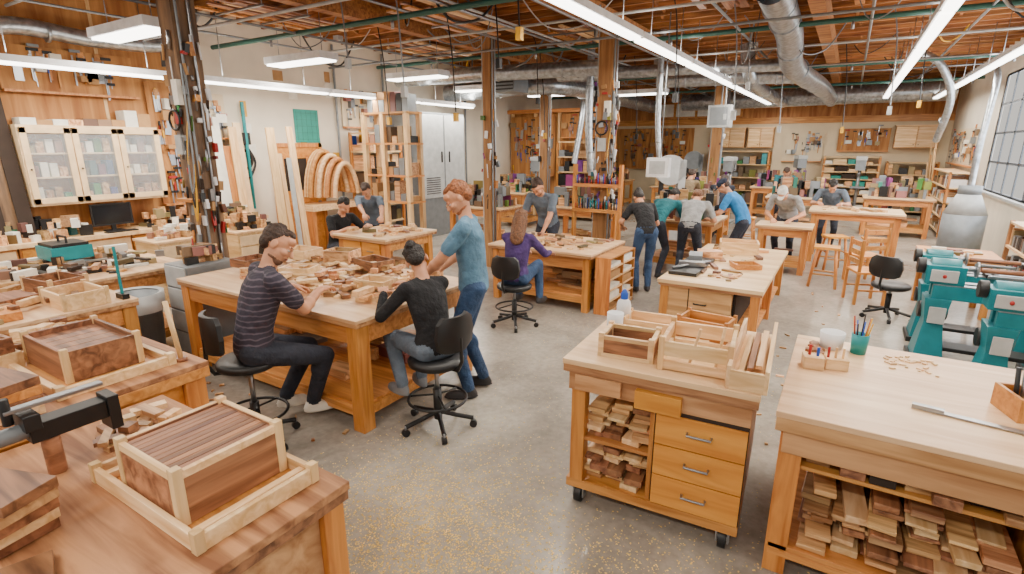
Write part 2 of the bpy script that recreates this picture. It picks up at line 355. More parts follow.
for sx in(-1,1):
    m.box(T((sx*.17,0,.13)),(.02,.38,.06),PINE,.1); m.box(T((sx*.17,0,.03)),(.02,.38,.06),PINE,.1)
    for sy in(-1,1): m.box(T((sx*.17,sy*.18,.09)),(.03,.03,.19),PINEZ,.1)
for sy in(-1,1): m.box(T((0,sy*.18,.12)),(.32,.02,.08),PINE,.1); m.box(T((0,sy*.18,.03)),(.32,.018,.05),PINE,.1)
m.box(T((0,0,.02)),(.32,.34,.012),PINE,.1); m.cyl(T((-.03,-.15,.03)),T((.02,-.21,.26)),.008,PINE); m.cyl(T((.1,-.15,.03)),T((.13,-.12,.26)),.008,PINE)
m.out('open_frame_box',.002)
m=M(); T=m.sub((-.3,3.02,zt),.06)
for sx in(-1,1): m.box(T((sx*.085,0,.06)),(.02,.84,.12),PINEY,.06)
m.box(T((0,0,.01)),(.15,.82,.015),PINEY,.06); m.box(T((0,-.41,.05)),(.16,.02,.1),PINE,.06)
for i in range(3): m.box(T((-.04+.04*i,.05,.03+.02*i)),(.03,.6,.02),[PINEY,WALY,PINEY][i],.06)
m.out('long_drawer_box',.002)
m=M()
for i,(x,y,w,d,h,q) in enumerate([(-.95,3.25,.32,.22,.08,.1),(-.62,3.32,.3,.2,.12,-.1)]): m.tray((x,y,zt),w,d,h,.016,[PINE,OAK][i],q,post=.02)
m.box((-.8,3.06,zt+.02),(.5,.05,.035),PINE,.2); m.box((-.75,3.44,zt+.02),(.7,.05,.04),WAL,.03); m.out('unfinished_drawers')
m=M(); m.lathe((-1.14,3.26,zt),[(0,0),(.045,0),(.047,.13),(.04,.16),(.018,.18)],WPL); m.lathe((-1.14,3.26,zt+.175),[(.024,0),(.024,.035),(.01,.065),(0,.065)],BLUEC); m.out('glue_bottle')
m=M(); m.lathe((-1.13,3.08,zt),[(0,0),(.05,0),(.052,.13),(.048,.13),(.046,.01),(0,.01)],WPL); m.out('white_pot')
# --- I right bench
m=M(); x0,x1,y0,y1,z=-.13,2.1,2.56,3.78,.9
m.bx(x0,x1,y0,y1,z-.03,z,PLY); m.bx(x0+.004,x1-.004,y0+.004,y1-.004,z-.1,z-.03,PLYA)
for xx,yy in((x0+.03,y0+.04),(x0+.03,y1-.14),(x1-.13,y0+.04),(x1-.13,y1-.14)): m.bx(xx,xx+.1,yy,yy+.1,0,z-.1,OAKZ)
m.bx(x0+.04,x1-.04,y0+.03,y0+.07,z-.22,z-.1,PLYA); m.bx(x0+.05,x0+.08,y0+.1,y1-.1,z-.22,z-.1,OAK)
m.bx(x0+.13,x1-.13,y0+.06,y1-.1,.6,.62,OAK)
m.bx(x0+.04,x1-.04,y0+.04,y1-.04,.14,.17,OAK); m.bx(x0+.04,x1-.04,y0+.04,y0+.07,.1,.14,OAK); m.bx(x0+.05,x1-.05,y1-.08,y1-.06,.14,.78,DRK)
rr=random.Random(9)
for i in range(6):
    z2=.17; xx=.04+i*.135; top=rr.uniform(.36,.54)
    while z2<top:
        h=rr.uniform(.018,.045); m.box((xx+.065,y0+.44+rr.uniform(-.09,.07),z2+h/2),(rr.uniform(.09,.13),.62,h*.85),[MIX,PINEY,MIX,WALY][rr.randrange(4)],rr.uniform(-.08,.08)); z2+=h
for i in range(16): m.cyl((.9+i*.02,y0+.2,.18),(.92+i*.02+rr.uniform(-.05,.05),y0+.5,.5+rr.uniform(0,.06)),.009,DRK if i%2 else STEEL)
m.bx(.88,.9,y0+.1,y1-.1,.17,.6,OAKZ)
m.bx(1.25,1.6,y0+.1,y0+.6,.17,.45,GRY)
for i in range(9): m.box((.08+i*.12,y0+.3+rr.uniform(-.08,.05),.635+.01*(i%3)),(.1,.4,.03+.02*(i%3)),[MIX,WALY,DRK][i%3],rr.uniform(-.1,.1))
m.out('heavy_workbench',.004)
zt=.901
m=M(); m.lathe((.2,3.6,zt),[(0,0),(.04,0),(.048,.12),(.043,.12),(.037,.01),(0,.01)],TCUP)
for i in range(9):
    a=i*.7; m.cyl((.2+.02*math.cos(a),3.6+.02*math.sin(a),zt+.02),(.2+.05*math.cos(a),3.6+.05*math.sin(a),zt+.19+.02*(i%3)),.004,[YEL,RED,BLK,BLUEC][i%4],n=6)
m.out('pencil_cup')
m=M(); m.lathe((.06,3.62,zt),[(0,0),(.06,0),(.068,.1),(.064,.1),(.055,.01),(0,.01)],WPL); m.out('white_bucket')
m=M(); m.box((-.02,3.22,zt+.035),(.1,.09,.07),PINE,.2); m.box((.09,3.28,zt+.03),(.11,.09,.06),PINE,.2)
for i in range(3): m.cyl((.05+i*.035,3.26+.008*i,zt+.06),(.05+i*.035,3.26+.008*i,zt+.12),.007,RED if i==0 else PINEZ)
m.cyl((-.04,3.22,zt+.07),(-.04,3.22,zt+.13),.008,RED); m.cyl((0,3.22,zt+.07),(0,3.22,zt+.12),.008,BLUEC); m.out('dowel_blocks',.002)
m=M(); m.box((.7,2.9,zt+.006),(.5,.035,.006),STEEL,-.12); m.box((.47,2.93,zt+.012),(.12,.03,.02),STEEL,-.12); m.out('steel_ruler')
m=M(); T=m.sub((.86,3.12,zt),.3); m.tray(T((0,0,0)),.2,.2,.11,.015,OAK,.3)
for i in range(6): m.cyl(T((-.06+.025*i,0,.02)),T((-.07+.03*i,.02,.22)),.01,[BLK,STEEL,DRK][i%3])
m.out('tool_caddy')
scraps('bench_shavings',.3,.6,3.4,3.7,.9,34,(PINE,),(.01,.04),(.003,.01),12,1,3)
scraps('walnut_strips',-.08,.0,3.4,3.75,.9,8,(WAL,),(.02,.14),(.01,.02),13,1)
# --- B front-left bench
m=M(); x0,x1,y0,y1,z=-2.75,-1.41,-.1,1.14,.9
m.bx(x0,x1,y0,y1,z-.035,z,PLYW); m.bx(x0+.005,x1-.005,y0+.005,y1-.005,z-.075,z-.035,WAL)
for xx,yy in((x1-.11,y1-.11),(x1-.11,y0+.02),(x0+.02,y1-.11),(x0+.02,y0+.02)): m.bx(xx,xx+.09,yy,yy+.09,0,z-.075,OAKZ)
m.bx(x1-.08,x1-.05,y0+.11,y1-.11,.1,z-.075,PLYA); m.bx(x0+.1,x1-.1,y1-.06,y1-.04,.1,z-.075,OAK)
m.bx(x0+.05,x1-.05,y0+.05,y1-.05,.1,.13,OAK)
m.out('front_workbench',.004)
zt=.901
m=M(); m.tray((-1.86,.86,zt),.7,.44,.06,.02,PINE,0,True,OAK,post=.032,mp=PINEZ)
for sx in(-1,1): m.box((-1.86+sx*.29,.86,zt+.03),(.03,.4,.03),PINEY)
m.out('wooden_tray_frame',.002)
m=M(); c=(-1.84,.86,zt+.016); T=m.sub(c,0)
m.tray(c,.38,.38,.19,.02,WALY,0,post=.032,mp=PINEZ)
m.tray(T((0,0,.165)),.384,.384,.028,.02,PINE,0,False)
for i in range(11): m.box(T((-.151+.0302*i,0,.178)),(.028,.34,.012),WALY)
m.out('walnut_keepsake_box',.002)
m=M()
m.cyl((-2.4,.6,zt),(-2.4,.6,zt+.15),.03,WALY,n=16); m.box((-2.4,.66,zt+.19),(.08,.24,.07),BLK); m.box((-2.4,.55,zt+.24),(.12,.05,.06),BLK); m.box((-2.4,.8,zt+.17),(.1,.04,.14),BLK); m.cyl((-2.4,.45,zt+.2),(-2.4,.55,zt+.2),.03,GRY)
m.tube([(-2.33,.44,zt+.28),(-2.47,.44,zt+.12)],.009,STEEL); m.box((-2.4,.64,zt+.29),(.04,.3,.014),STEEL); m.cyl((-2.4,.5,zt+.24),(-2.4,.5,zt+.34),.016,BLK)
m.out('bench_vise',.003)
m=M(); z=zt
for i in range(5):
    m.box((-2.2+.01*i,.35,z+.02),(.4,.2-.01*i,.036),[WAL,PINE,WAL,MIX,WAL][i],.15+.05*i); z+=.037
m.box((-1.75,.3,zt+.015),(.3,.14,.028),WAL,-.3)
m.out('walnut_board_stack',.002)
scraps('bench_offcuts',-2.7,-2.3,.7,1.1,.9,14,(WAL,MIX,PINE),(.03,.18),(.015,.04),71,2)
# --- C bench with boxes
m=M(); x0,x1,y0,y1,z=-4.25,-2.86,.3,1.44,.95
m.bx(x0,x1,y0,y1,z-.03,z,PLYW); m.bx(x0,x1,y0,y1,z-.09,z-.03,OAK)
for xx,yy in((x1-.13,y1-.13),(x1-.13,y0+.02),(x0+.02,y1-.13),(x0+.02,y0+.02)): m.bx(xx,xx+.11,yy,yy+.11,0,z-.09,OAKZ)
m.bx(x1-.09,x1-.05,y0+.13,y1-.13,.14,z-.09,OAKD); m.bx(x0+.13,x1-.13,y1-.06,y1-.04,.14,z-.09,OAK); m.bx(x0+.05,x1-.05,y0+.05,y1-.05,.14,.17,OAK)
m.bx(x1-.05,x1-.04,y0+.3,y1-.35,.3,.75,OAK)
m.out('side_workbench',.004)
zt=.951
m=M(); m.tray((-3.35,1.06,zt),.78,.52,.05,.03,PINE,.0,True,OAK,post=.04,mp=PINE); m.out('tray_frame',.002)
m=M(); m.tray((-3.36,1.06,zt+.016),.52,.34,.16,.02,WAL,0,post=.03,mp=PINEZ)
for i in range(6): m.box((-3.57+.084*i,1.06,zt+.14),(.08,.3,.014),WAL)
m.out('walnut_tray_box',.002)
m=M(); z=zt
for i in range(4): m.box((-3.1,.6,z+.022),(.42,.3-.03*i,.04),[PINE,WAL,OAK,WAL][i],.1*i-.1); z+=.041
m.box((-3.75,.7,zt+.05),(.4,.3,.1),PINE,.1); m.tray((-3.75,.7,zt+.101),.36,.26,.08,.02,WAL,.1)
m.out('stacked_box_parts',.002)
m=M(); m.cyl((-2.98,1.36,zt),(-3.01,1.34,zt+.34),.013,PINEZ); m.cyl((-2.98,1.36,zt),(-2.98,1.36,zt+.02),.03,WAL); m.out('dowel_stand')
scraps('bench_offcuts',-4.2,-3.8,.9,1.4,.95,20,(WAL,MIX,PINE),(.04,.2),(.02,.05),72,2)
# --- D bench
bench('box_glueup_bench',-6.0,-4.75,.5,1.93,.9,leg=.1,over=.02,clut=8,apron=.14)
zt=.901
m=M(); m.tray((-5.0,1.6,zt),.42,.3,.12,.02,PINE,0,post=.03); m.box((-5.35,1.3,zt+.04),(.3,.25,.08),WAL,.2); m.box((-5.05,1.15,zt+.03),(.4,.2,.06),OAK,-.1)
m.tray((-5.5,1.65,zt),.4,.28,.14,.02,WAL,.15,post=.03,mp=PINE); m.box((-5.1,.85,zt+.05),(.5,.25,.1),PINE); m.box((-5.1,.85,zt+.13),(.45,.22,.05),WAL,.1)
m.out('glued_up_boxes',.002)
scraps('bench_offcuts',-5.95,-4.8,.6,1.85,.9,36,(WAL,MIX,PINE,CLUT),(.04,.2),(.015,.05),73,2)
m=M(); m.tube([(-4.85,1.86,zt),(-4.85,1.86,zt+.42)],.012,TCUP); m.box((-4.85,1.86,zt+.02),(.12,.05,.04),BLK); m.out('bench_brush')
# --- E clutter table
bench('left_side_bench',-7.3,-5.85,.6,2.95,.88,clut=22)
scraps('bench_tool_clutter',-7.2,-5.95,.8,2.85,.88,130,(CLUT,MIX,BLK,PAPER,STEEL,CLUT,DRK),(.04,.25),(.01,.08),21,2)
m=M(); m.bx(-7.0,-6.6,2.0,2.35,.97,1.1,TCUP); m.bx(-6.98,-6.62,2.02,2.33,1.1,1.13,BLK); m.tube([(-6.9,2.17,1.13),(-6.9,2.17,1.19),(-6.7,2.17,1.19),(-6.7,2.17,1.13)],.012,BLK); m.out('teal_toolbox',.006)
m=M(); m.lathe((-5.5,2.2,0),[(0,0),(.17,0),(.21,.72),(.225,.72),(.225,.75),(.2,.75),(.16,.03),(0,.03)],GRY,24); m.lathe((-5.5,2.2,.0),[(.235,.6),(.24,.77),(.2,.76)],LGRY,24); m.out('grey_trash_bin')
m=M(); m.bx(-5.72,-5.3,2.6,3.1,.0,.95,GRY)
for k in range(4): m.bx(-5.74,-5.72,2.62,3.08,.04+k*.23,.25+k*.23,LGRY); m.bx(-5.7,-5.32,2.585,2.6,.04+k*.23,.25+k*.23,LGRY)
m.out('grey_tool_cabinet',.005); scraps('cabinet_top_tools',-5.7,-5.32,2.62,3.08,.95,20,(CLUT,BLK,MIX),(.03,.2),(.02,.1),74,2)
# --- left wall counter, drawers, cabinets
m=M(); m.bx(XL+.02,-8.4,.3,5.6,.88,.93,PLY)
for i,y in enumerate(np.arange(.4,5.2,.62)):
    m.bx(XL+.02,-8.45,y,y+.6,.08,.88,OAK)
    for k in range(3): m.bx(-8.45,-8.43,y+.02,y+.58,.12+k*.25,.35+k*.25,OAKD if i%2 else CAB); m.ell((-8.42,y+.3,.25+k*.25),(.015,.02,.015),BLK,6)
m.out('drawer_counter')
m=M(); m.bx(XL+.02,-8.65,2.55,4.15,2.3,2.34,CAB); m.bx(XL+.02,-8.65,2.55,4.15,1.34,1.38,CAB)
for y in(2.55,3.08,3.62,4.12): m.bx(XL+.02,-8.65,y,y+.03,1.38,2.3,CAB)
m.bx(XL+.02,XL+.03,2.58,4.12,1.38,2.3,OAK)
for z in(1.68,1.98): m.bx(XL+.03,-8.68,2.58,4.12,z,z+.02,CAB)
for i in range(3):
    y0=2.565+i*.533;y1=y0+.52
    for a,b,c,d in((y0,y0+.07,1.37,2.31),(y1-.07,y1,1.37,2.31),(y0,y1,1.37,1.44),(y0,y1,2.24,2.31)): m.bx(-8.65,-8.625,a,b,c,d,CAB)
    m.bx(-8.64,-8.636,y0+.06,y1-.06,1.43,2.25,GLASS); m.ell((-8.61,y0+.04,1.8),(.015,.012,.012),BLK,6)
    for z in(1.38,1.7,2.0):
        for k in range(4):
            h=rnd.uniform(.08,.22); m.bx(-8.92,-8.74,y0+.07+k*.1,y0+.15+k*.1,z,z+h,rnd.choice([CLUT,MULTI,PAPER,MIX]))
m.out('glass_wall_cabinet',.003)
m=M()
for k in range(9): 
    w,h=rnd.uniform(.15,.4),rnd.uniform(.06,.24); m.box((-8.82,2.7+k*.165,2.341+h/2),(.25,min(w,.16),h),rnd.choice([CARD,MIX,PAPER,CLUT]))
m.out('boxes_on_cabinet')
m=M(); m.box((-8.7,3.4,1.16),(.03,.5,.3),BLK); m.box((-8.683,3.4,1.165),(.004,.46,.26),SCREEN); m.box((-8.72,3.4,.98),(.04,.05,.1),BLK); m.box((-8.7,3.4,.936),(.16,.22,.012),BLK); m.box((-8.5,3.4,.94),(.12,.38,.015),BLK); m.out('computer_monitor')
scraps('counter_clutter',-8.95,-8.45,.4,3.1,.93,80,(CLUT,MIX,PAPER,MULTI,BLK),(.05,.2),(.03,.16),31,2)
scraps('counter_clutter',-8.95,-8.45,3.75,5.5,.93,70,(CLUT,MIX,PAPER,MIX,BLK),(.05,.2),(.03,.16),32,2)
for (x,y,w,d,h) in((-7.75,3.7,.6,.7,.85),(-8.0,1.4,.5,.6,.9),(-7.9,4.9,.5,.7,.8)):
    m=M(); m.bx(x-w/2,x+w/2,y-d/2,y+d/2,.05,h,PINE); m.bx(x-w/2-.02,x+w/2+.02,y-d/2-.02,y+d/2+.02,h,h+.03,PLY)
    for k in range(4): m.bx(x+w/2,x+w/2+.02,y-d/2+.03,y+d/2-.03,.1+k*(h-.12)/4,.08+(k+1)*(h-.12)/4,CAB); m.ell((x+w/2+.03,y,.18+k*(h-.12)/4),(.012,.02,.012),BLK,6)
    for sx in(-1,1):
        for sy in(-1,1): m.bx(x+sx*(w/2-.03)-.03,x+sx*(w/2-.03)+.03,y+sy*(d/2-.03)-.03,y+sy*(d/2-.03)+.03,0,.05,OAK)
    m.out('drawer_chest',.003)
scraps('chest_top_clutter',-8.0,-7.5,3.4,4.0,.881,24,(CLUT,MIX,PAPER),(.05,.2),(.03,.1),33,2)
scraps('chest_top_clutter',-8.1,-7.7,4.6,5.2,.831,24,(CLUT,MIX,BLK),(.05,.2),(.03,.15),34,2)
def leaning(name,x,y0,y1,n,h0,h1,mats,seed,z0=0):
    r=random.Random(seed); m=M()
    for i in range(n):
        y=y0+(y1-y0)*i/max(n-1,1); h=r.uniform(h0,h1); w=r.uniform(.06,.16); tl=r.uniform(.06,.1)
        m.box((x+.02+.02*(i%3),y,z0+h/2*math.cos(tl)+.01),(.025,w,h),r.choice(mats),0,0,-tl)
    m.out(name)
leaning('leaning_lumber',-8.8,.6,2.45,14,1.6,2.6,(OAKZ,PINEZ,POSTM,DRK),1,.94)
leaning('leaning_boards',-8.2,5.7,6.1,4,1.7,2.4,(PINEZ,LGRY,PINEZ,CAB),2)
leaning('leaning_boards',-8.82,4.8,5.5,7,1.1,1.6,(PINEZ,PAPER,OAKZ,CAB),12,.94)
m=M()
for k in range(4):
    c=Vector((-8.6+.05*k,6.95+.12*k,1.0)); R0=.78-.06*k
    for w in range(4):
        pts=[c+Vector((.035*w,-R0*.5*math.cos(a),R0*1.25*math.sin(a))) for a in np.linspace(.15,math.pi*.93,16)]
        m.tube(pts,.05,OAK if (w+k)%2 else PINEY,6)
m.bx(-8.85,-8.3,6.45,7.85,.9,1.0,PINE)
for y in(6.5,7.75): m.bx(-8.8,-8.35,y-.04,y+.04,0,.9,OAKZ)
m.out('bent_laminations')
m=M(); m.bx(XL+.001,XL+.05,6.25,7.2,0,2.05,OAKD)
for a,b,c,d in((6.17,6.25,0,2.13),(7.2,7.28,0,2.13),(6.17,7.28,2.05,2.13)): m.bx(XL+.001,XL+.07,a,b,c,d,OAKZ)
m.bx(XL+.05,XL+.055,6.4,6.9,1.25,1.85,DRK); m.bx(XL+.05,XL+.07,6.35,6.4,1.2,1.9,OAK); m.bx(XL+.05,XL+.07,6.9,6.95,1.2,1.9,OAK); m.ell((XL+.1,7.1,1.0),(.04,.03,.03),STEEL,8); m.out('door_1',.003)
m=M(); m.bx(XL+.001,XL+.015,6.75,7.3,2.14,2.75,MATG)
for i in range(5): m.bx(XL+.015,XL+.017,6.8+i*.11,6.805+i*.11,2.17,2.72,TEALD); m.bx(XL+.015,XL+.017,6.78,7.27,2.2+i*.12,2.205+i*.12,TEALD)
m.out('green_cutting_mat')
m=M(); m.bx(XL+.01,XL+.12,5.5,5.75,2.1,2.3,BLK); m.curve([(XL+.05,5.6,2.1),(XL+.1,5.45,1.75),(XL+.1,5.6,1.5),(XL+.1,5.8,1.8),(XL+.05,5.65,2.15)],.02,BLK); m.tube([(XL+.08,5.6+.16*math.cos(t),1.85+.16*math.sin(t)) for t in np.linspace(0,6.28,20)],.025,DRK); m.out('wall_hose_reel')
def pipe(name,pts,r,mt,n=7): m=M(); m.tube(pts,r,mt,n); m.out(name)
for y in(7.75,9.08,12.1,4.75): pipe('conduit_pipe',[(XL+.05,y,.95),(XL+.05,y,4.0)],.025,GRY)
pipe('teal_pipe',[(XL+.1,5.68,1.0),(XL+.1,5.68,2.8)],.03,TCUP)
def toolboard(name,plane,c0,a0,a1,z0,z1,n,seed,board=OSB,sgn=1):
    r=random.Random(seed); m=M()
    P=(lambda a,z,d:(c0+sgn*d,a,z)) if plane=='x' else (lambda a,z,d:(a,c0+sgn*d,z))
    B=lambda a,z,d,wa,wz,wd,mt,t=0:(m.box(P(a,z,d),(wd,wa,wz),mt,0,t) if plane=='x' else m.box(P(a,z,d),(wa,wd,wz),mt,0,0,t))
    B((a0+a1)/2,(z0+z1)/2,.01,a1-a0,z1-z0,.018,board); B((a0+a1)/2,z0,.05,a1-a0,.03,.1,OAK)
    for i in range(n):
        a=r.uniform(a0+.08,a1-.08); z=r.uniform(z0+.2,z1-.12); k=r.randrange(5); L=r.uniform(.15,.35)
        if k==0: B(a,z,.045,.02,L,.02,OAKZ); B(a,z+L/2,.045,.1,.035,.035,BLK)
        elif k==1: B(a,z,.035,.09,L,.006,STEEL,r.uniform(-.15,.15)); B(a,z+L/2,.04,.07,.09,.025,OAK)
        elif k==2: B(a,z,.04,.022,L*.5,.022,r.choice([RED,YEL,BLK,BLUEC])); B(a,z-L*.45,.04,.008,L*.5,.008,STEEL)
        elif k==3: B(a,z-.1,.05,.02,L*1.6,.012,STEEL); B(a+.04,z+L*.6,.05,.12,.035,.025,r.choice([BLK,RED,GRY])); B(a+.04,z-.05,.05,.1,.035,.025,BLK)
        else: B(a,z,.06,r.uniform(.08,.2),r.uniform(.06,.18),.1,r.choice([CLUT,CARD,PAPER,GRY]))
    m.out(name)
toolboard('hand_tool_board','x',XL+.02,4.22,4.68,1.2,3.0,26,81)
toolboard('hand_tool_board','x',XL+.02,.4,2.45,2.5,3.4,34,82)
toolboard('hand_tool_board','x',XL+.02,2.6,4.1,2.75,3.3,22,91)
toolboard('hand_tool_board','x',XL+.02,4.8,5.4,2.2,2.9,14,89,CREAM)
toolboard('hand_tool_board','x',XL+.02,7.9,8.9,2.45,3.2,22,83,CREAM)
toolboard('hand_tool_board','y',14.4,-8.9,-7.4,1.2,2.9,50,84,sgn=-1)
toolboard('hand_tool_board','y',14.4,-7.2,-5.7,2.3,2.95,24,85,sgn=-1)
toolboard('hand_tool_board','y',20.94,-8.8,-5,1.2,2.7,70,86,sgn=-1)
toolboard('hand_tool_board','y',20.94,-2.0,-.8,1.55,2.5,26,87,CREAM,-1)
toolboard('hand_tool_board','y',20.94,-.4,1.0,1.9,2.6,26,92,OSB,-1)
toolboard('hand_tool_board','x',XR-.02,16.0,20,1.6,2.5,60,88,CREAM,-1)
m=M(); rr=random.Random(31)
for k in range(16):
    y=rr.uniform(4.85,9.0); z=rr.uniform(1.5,3.3); m.bx(XL+.002,XL+.006,y,y+rr.uniform(.1,.25),z,z+rr.uniform(.12,.3),rr.choice([PAPER,PAPER,CARD,YEL,BLUEC]))
m.out('wall_posters')
for (x,w) in((-4.2,1.0),(-3.1,.8),(1.1,1.1)):
    m=M(); m.bx(x,x+w,20.6,20.99,2.0,2.65,PLYA); m.bx(x-.02,x+w+.02,20.58,20.99,2.65,2.68,PINE)
    for k in range(2): m.bx(x+.02+k*w/2,x+w/2-.02+k*w/2,20.58,20.6,2.03,2.62,PINE); m.ell((x+w/2-.06+.12*k,20.57,2.1),(.015,.015,.015),BLK,6)
    m.out('wall_cupboard')
def rack(name,x0,x1,y0,y1,z1,n,axis='x',seed=0,fm=OAKZ,fill=(MIX,CLUT,PINE,PAPER),z0=0,cell=.16):
    r=random.Random(seed); m=M(); t=.05
    for x in(x0,x1-t):
        for y in(y0,y1-t): m.bx(x,x+t,y,y+t,z0,z1,fm)
    for i in range(n+1):
        z=z0+.1+(z1-z0-.14)*i/n; m.bx(x0,x1,y0,y1,z,z+.03,PINE)
        if i<n:
            hh=(z1-z0-.14)/n-.06
            if x1-x0>y1-y0:
                x=x0+.06
                while x<x1-.06-cell*.6:
                    w=r.uniform(.5,1.2)*cell; w=min(w,x1-.055-x); h=r.uniform(.3,1)*hh
                    m.bx(x,x+w*.9,y0+.03,y1-.06,z+.031,z+.03+h,r.choice(fill)); x+=w
            else:
                y=y0+.06
                while y<y1-.06-cell*.6:
                    w=r.uniform(.5,1.2)*cell; w=min(w,y1-.055-y); h=r.uniform(.3,1)*hh
                    m.bx(x0+.03,x1-.06,y,y+w*.9,z+.031,z+.03+h,r.choice(fill)); y+=w
    return m.out(name)
rack('wood_storage_rack',-8.9,-8.35,7.95,8.95,2.35,6,seed=3,fill=(MIX,CLUT,PINE,DRK))
m=M(); ox=-.75; oy=-.2
for x,y in((-7.4,7.9),(-7.4,8.25),(-6.3,7.9),(-6.9,7.9),(-6.3,8.25)): m.bx(x-.045+ox,x+.045+ox,y-.04+oy,y+.04+oy,0,2.7,PINEZ)
for z in(1.0,1.5,2.1,2.66): m.bx(-7.45+ox,-6.25+ox,7.86+oy,8.3+oy,z,z+.035,OAK)
rr=random.Random(77)
for z in(1.035,1.535,2.135,2.695):
    for k in range(7): h=rr.uniform(.1,.38); m.bx(-7.33+k*.15+ox,-7.2+k*.15+ox,7.95+oy,8.2+oy,z,z+h,rr.choice([CLUT,MIX,CARD,BLK,GRY]))
m.out('stud_frame_shelf')
m=M(); m.bx(-8.95,-8.1,9.25,10.9,.0,2.8,GRY)
for k in range(2): m.bx(-8.1,-8.08,9.3+k*.8,10.06+k*.8,.9,2.75,LGRY); m.bx(-8.08,-8.05,9.95+k*.28,9.98+k*.28,1.7,1.95,BLK)
for i in range(8): m.bx(-8.09,-8.07,9.4,9.9,1.0+i*.05,1.02+i*.05,BLK)
m.out('grey_metal_enclosure',.01)
# --- K
bench('small_bench',-6.0,-5.0,4.95,6.0,.9,clut=5,drawers=2,bevel=.003)
scraps('small_bench_parts',-5.95,-5.05,5.0,5.95,.9,24,(MIX,CLUT,PINE),(.04,.2),(.01,.05),41,2)
BC=(MIX,CLUT,CLUT,BLK,MULTI,GRY)
def busy(name,x0,x1,y0,y1,z,seed,n=60): 
    bench(name,x0,x1,y0,y1,z,clut=12,bevel=0); scraps(name+'_clutter',x0+.08,x1-.08,y0+.08,y1-.08,z,n,BC,(.05,.25),(.03,.28),seed,2,.3)
busy('far_left_bench',-6.9,-5.6,8.6,9.5,.9,42); busy('rear_left_bench',-8.0,-6.9,11.8,12.8,.9,43)
rack('rear_partition_rack',-7.1,-5.7,13.9,14.3,2.2,5,seed=6,cell=.22,fill=BC)
busy('rear_centre_bench',-5.2,-3.9,9.6,10.6,.9,44); busy('tool_bench',-2.85,-1.7,8.95,10.1,.88,45,50)
bench('planing_bench',-1.2,-.35,9.75,10.4,.8,clut=3,bevel=0)
bench('tall_oak_table',-.5,.95,11.1,12.1,.95,shelf=False,bevel=0,leg=.1,apron=.1); scraps('tall_table_parts',-.4,.85,11.2,12,.95,16,(MIX,PINE),(.05,.4),(.01,.06),46,1)
busy('back_bench',-3.8,-2.2,12.6,13.6,.9,47); busy('back_bench',-1.6,-.2,14.2,15.2,.9,48); busy('back_bench',-5.0,-3.2,16,17,.9,49,80); busy('back_bench',.4,1.8,15.2,16.2,.9,50); busy('back_bench',-2.4,-.9,17.3,18.2,.9,51,80); busy('back_bench',-8.5,-6.5,18,19,.9,52,80)
rack('lumber_rack',-.7,.85,20.2,20.85,1.75,7,seed=8,fill=(PINE,PAPER,MATG,MIX,DRK),cell=.35)
rack('parts_shelf',-4.3,-2.3,20.3,20.85,1.9,4,seed=9,cell=.2,fill=BC); rack('parts_shelf',1.0,2.3,20.3,20.85,1.6,4,seed=10,cell=.2,fill=BC)
rack('side_tool_rack',2.0,2.35,8.0,9.8,1.1,3,seed=12,fill=(CLUT,GRY,DRK,MIX,BLK,RED),cell=.1,fm=POSTL); rack('wall_rack',1.98,2.4,15.7,18.5,1.5,4,seed=13,fill=(MIX,CLUT,WPL),cell=.2)
m=M(); m.bx(-6.6,-3.4,20.92,20.98,3.05,3.6,OAK)
for i in range(4): m.bx(-6.5+i*.78,-5.82+i*.78,20.9,20.93,3.1,3.55,PAPER)
m.out('transom_panel')
leaning('leaning_planks',2.0,18.7,20,8,1.5,2.3,(PINEZ,OAKZ),5)
def drill_press(x,y,rz):
    m=M(); m.bx(-.22,.22,-.3,.25,0,.06,GRY); m.cyl((0,.15,.06),(0,.15,1.75),.045,STEEL); m.bx(-.18,.18,-.28,.1,.9,.94,GRY); m.bx(-.12,.12,-.3,.28,1.4,1.68,GRY); m.bx(-.13,.13,-.32,.3,1.68,1.78,LGRY); m.cyl((0,-.18,1.4),(0,-.18,1.2),.03,STEEL); m.cyl((0,-.18,1.2),(0,-.18,1.05),.008,STEEL)
    m.cyl((0,.3,1.4),(0,.3,1.65),.09,BLK)
    for a in range(3): m.cyl((.12,-.1,1.45),(.16,-.1+.2*math.cos(a*2.1),1.45+.2*math.sin(a*2.1)),.008,BLK,n=6)
    m.out('drill_press',0,XF(x,y,rz))
def band_saw(x,y,rz,mt):
    m=M(); m.bx(-.28,.28,-.25,.25,0,.75,mt); m.box((0,0,.95),(.5,.55,.04),STEEL); m.bx(.16,.3,-.1,.1,.75,1.8,mt); m.cyl((0,-.1,1.6),(0,.1,1.6),.3,mt,n=26); m.cyl((0,-.11,.6),(0,-.1,.6),.26,LGRY,n=26); m.bx(-.2,-.12,-.06,.06,1.1,1.45,BLK); m.bx(-.17,-.16,-.01,.01,.95,1.2,STEEL); m.out('band_saw',0,XF(x,y,rz))
drill_press(-5.3,13.2,0); drill_press(-1.3,19.3,.3); band_saw(-4.4,18.6,.2,GRY); band_saw(-3.1,11.2,.5,LGRY); drill_press(-7.3,13.2,.2); drill_press(.3,18.4,0); drill_press(-2.75,15.8,0)
m=M(); m.cyl((1.9,12.4,.1),(1.9,12.4,.9),.32,GRY,n=24); m.cyl((1.9,12.4,.9),(1.9,12.4,1.25),.32,LGRY,.17,n=24); m.cyl((1.9,12.4,1.25),(1.9,12.4,1.4),.17,GRY,n=20)
m.curve([(1.9,12.4,1.38),(1.9,12.4,2.2),(2.0,12.8,3.2),(2.0,13.5,3.6)],.05,GALV)
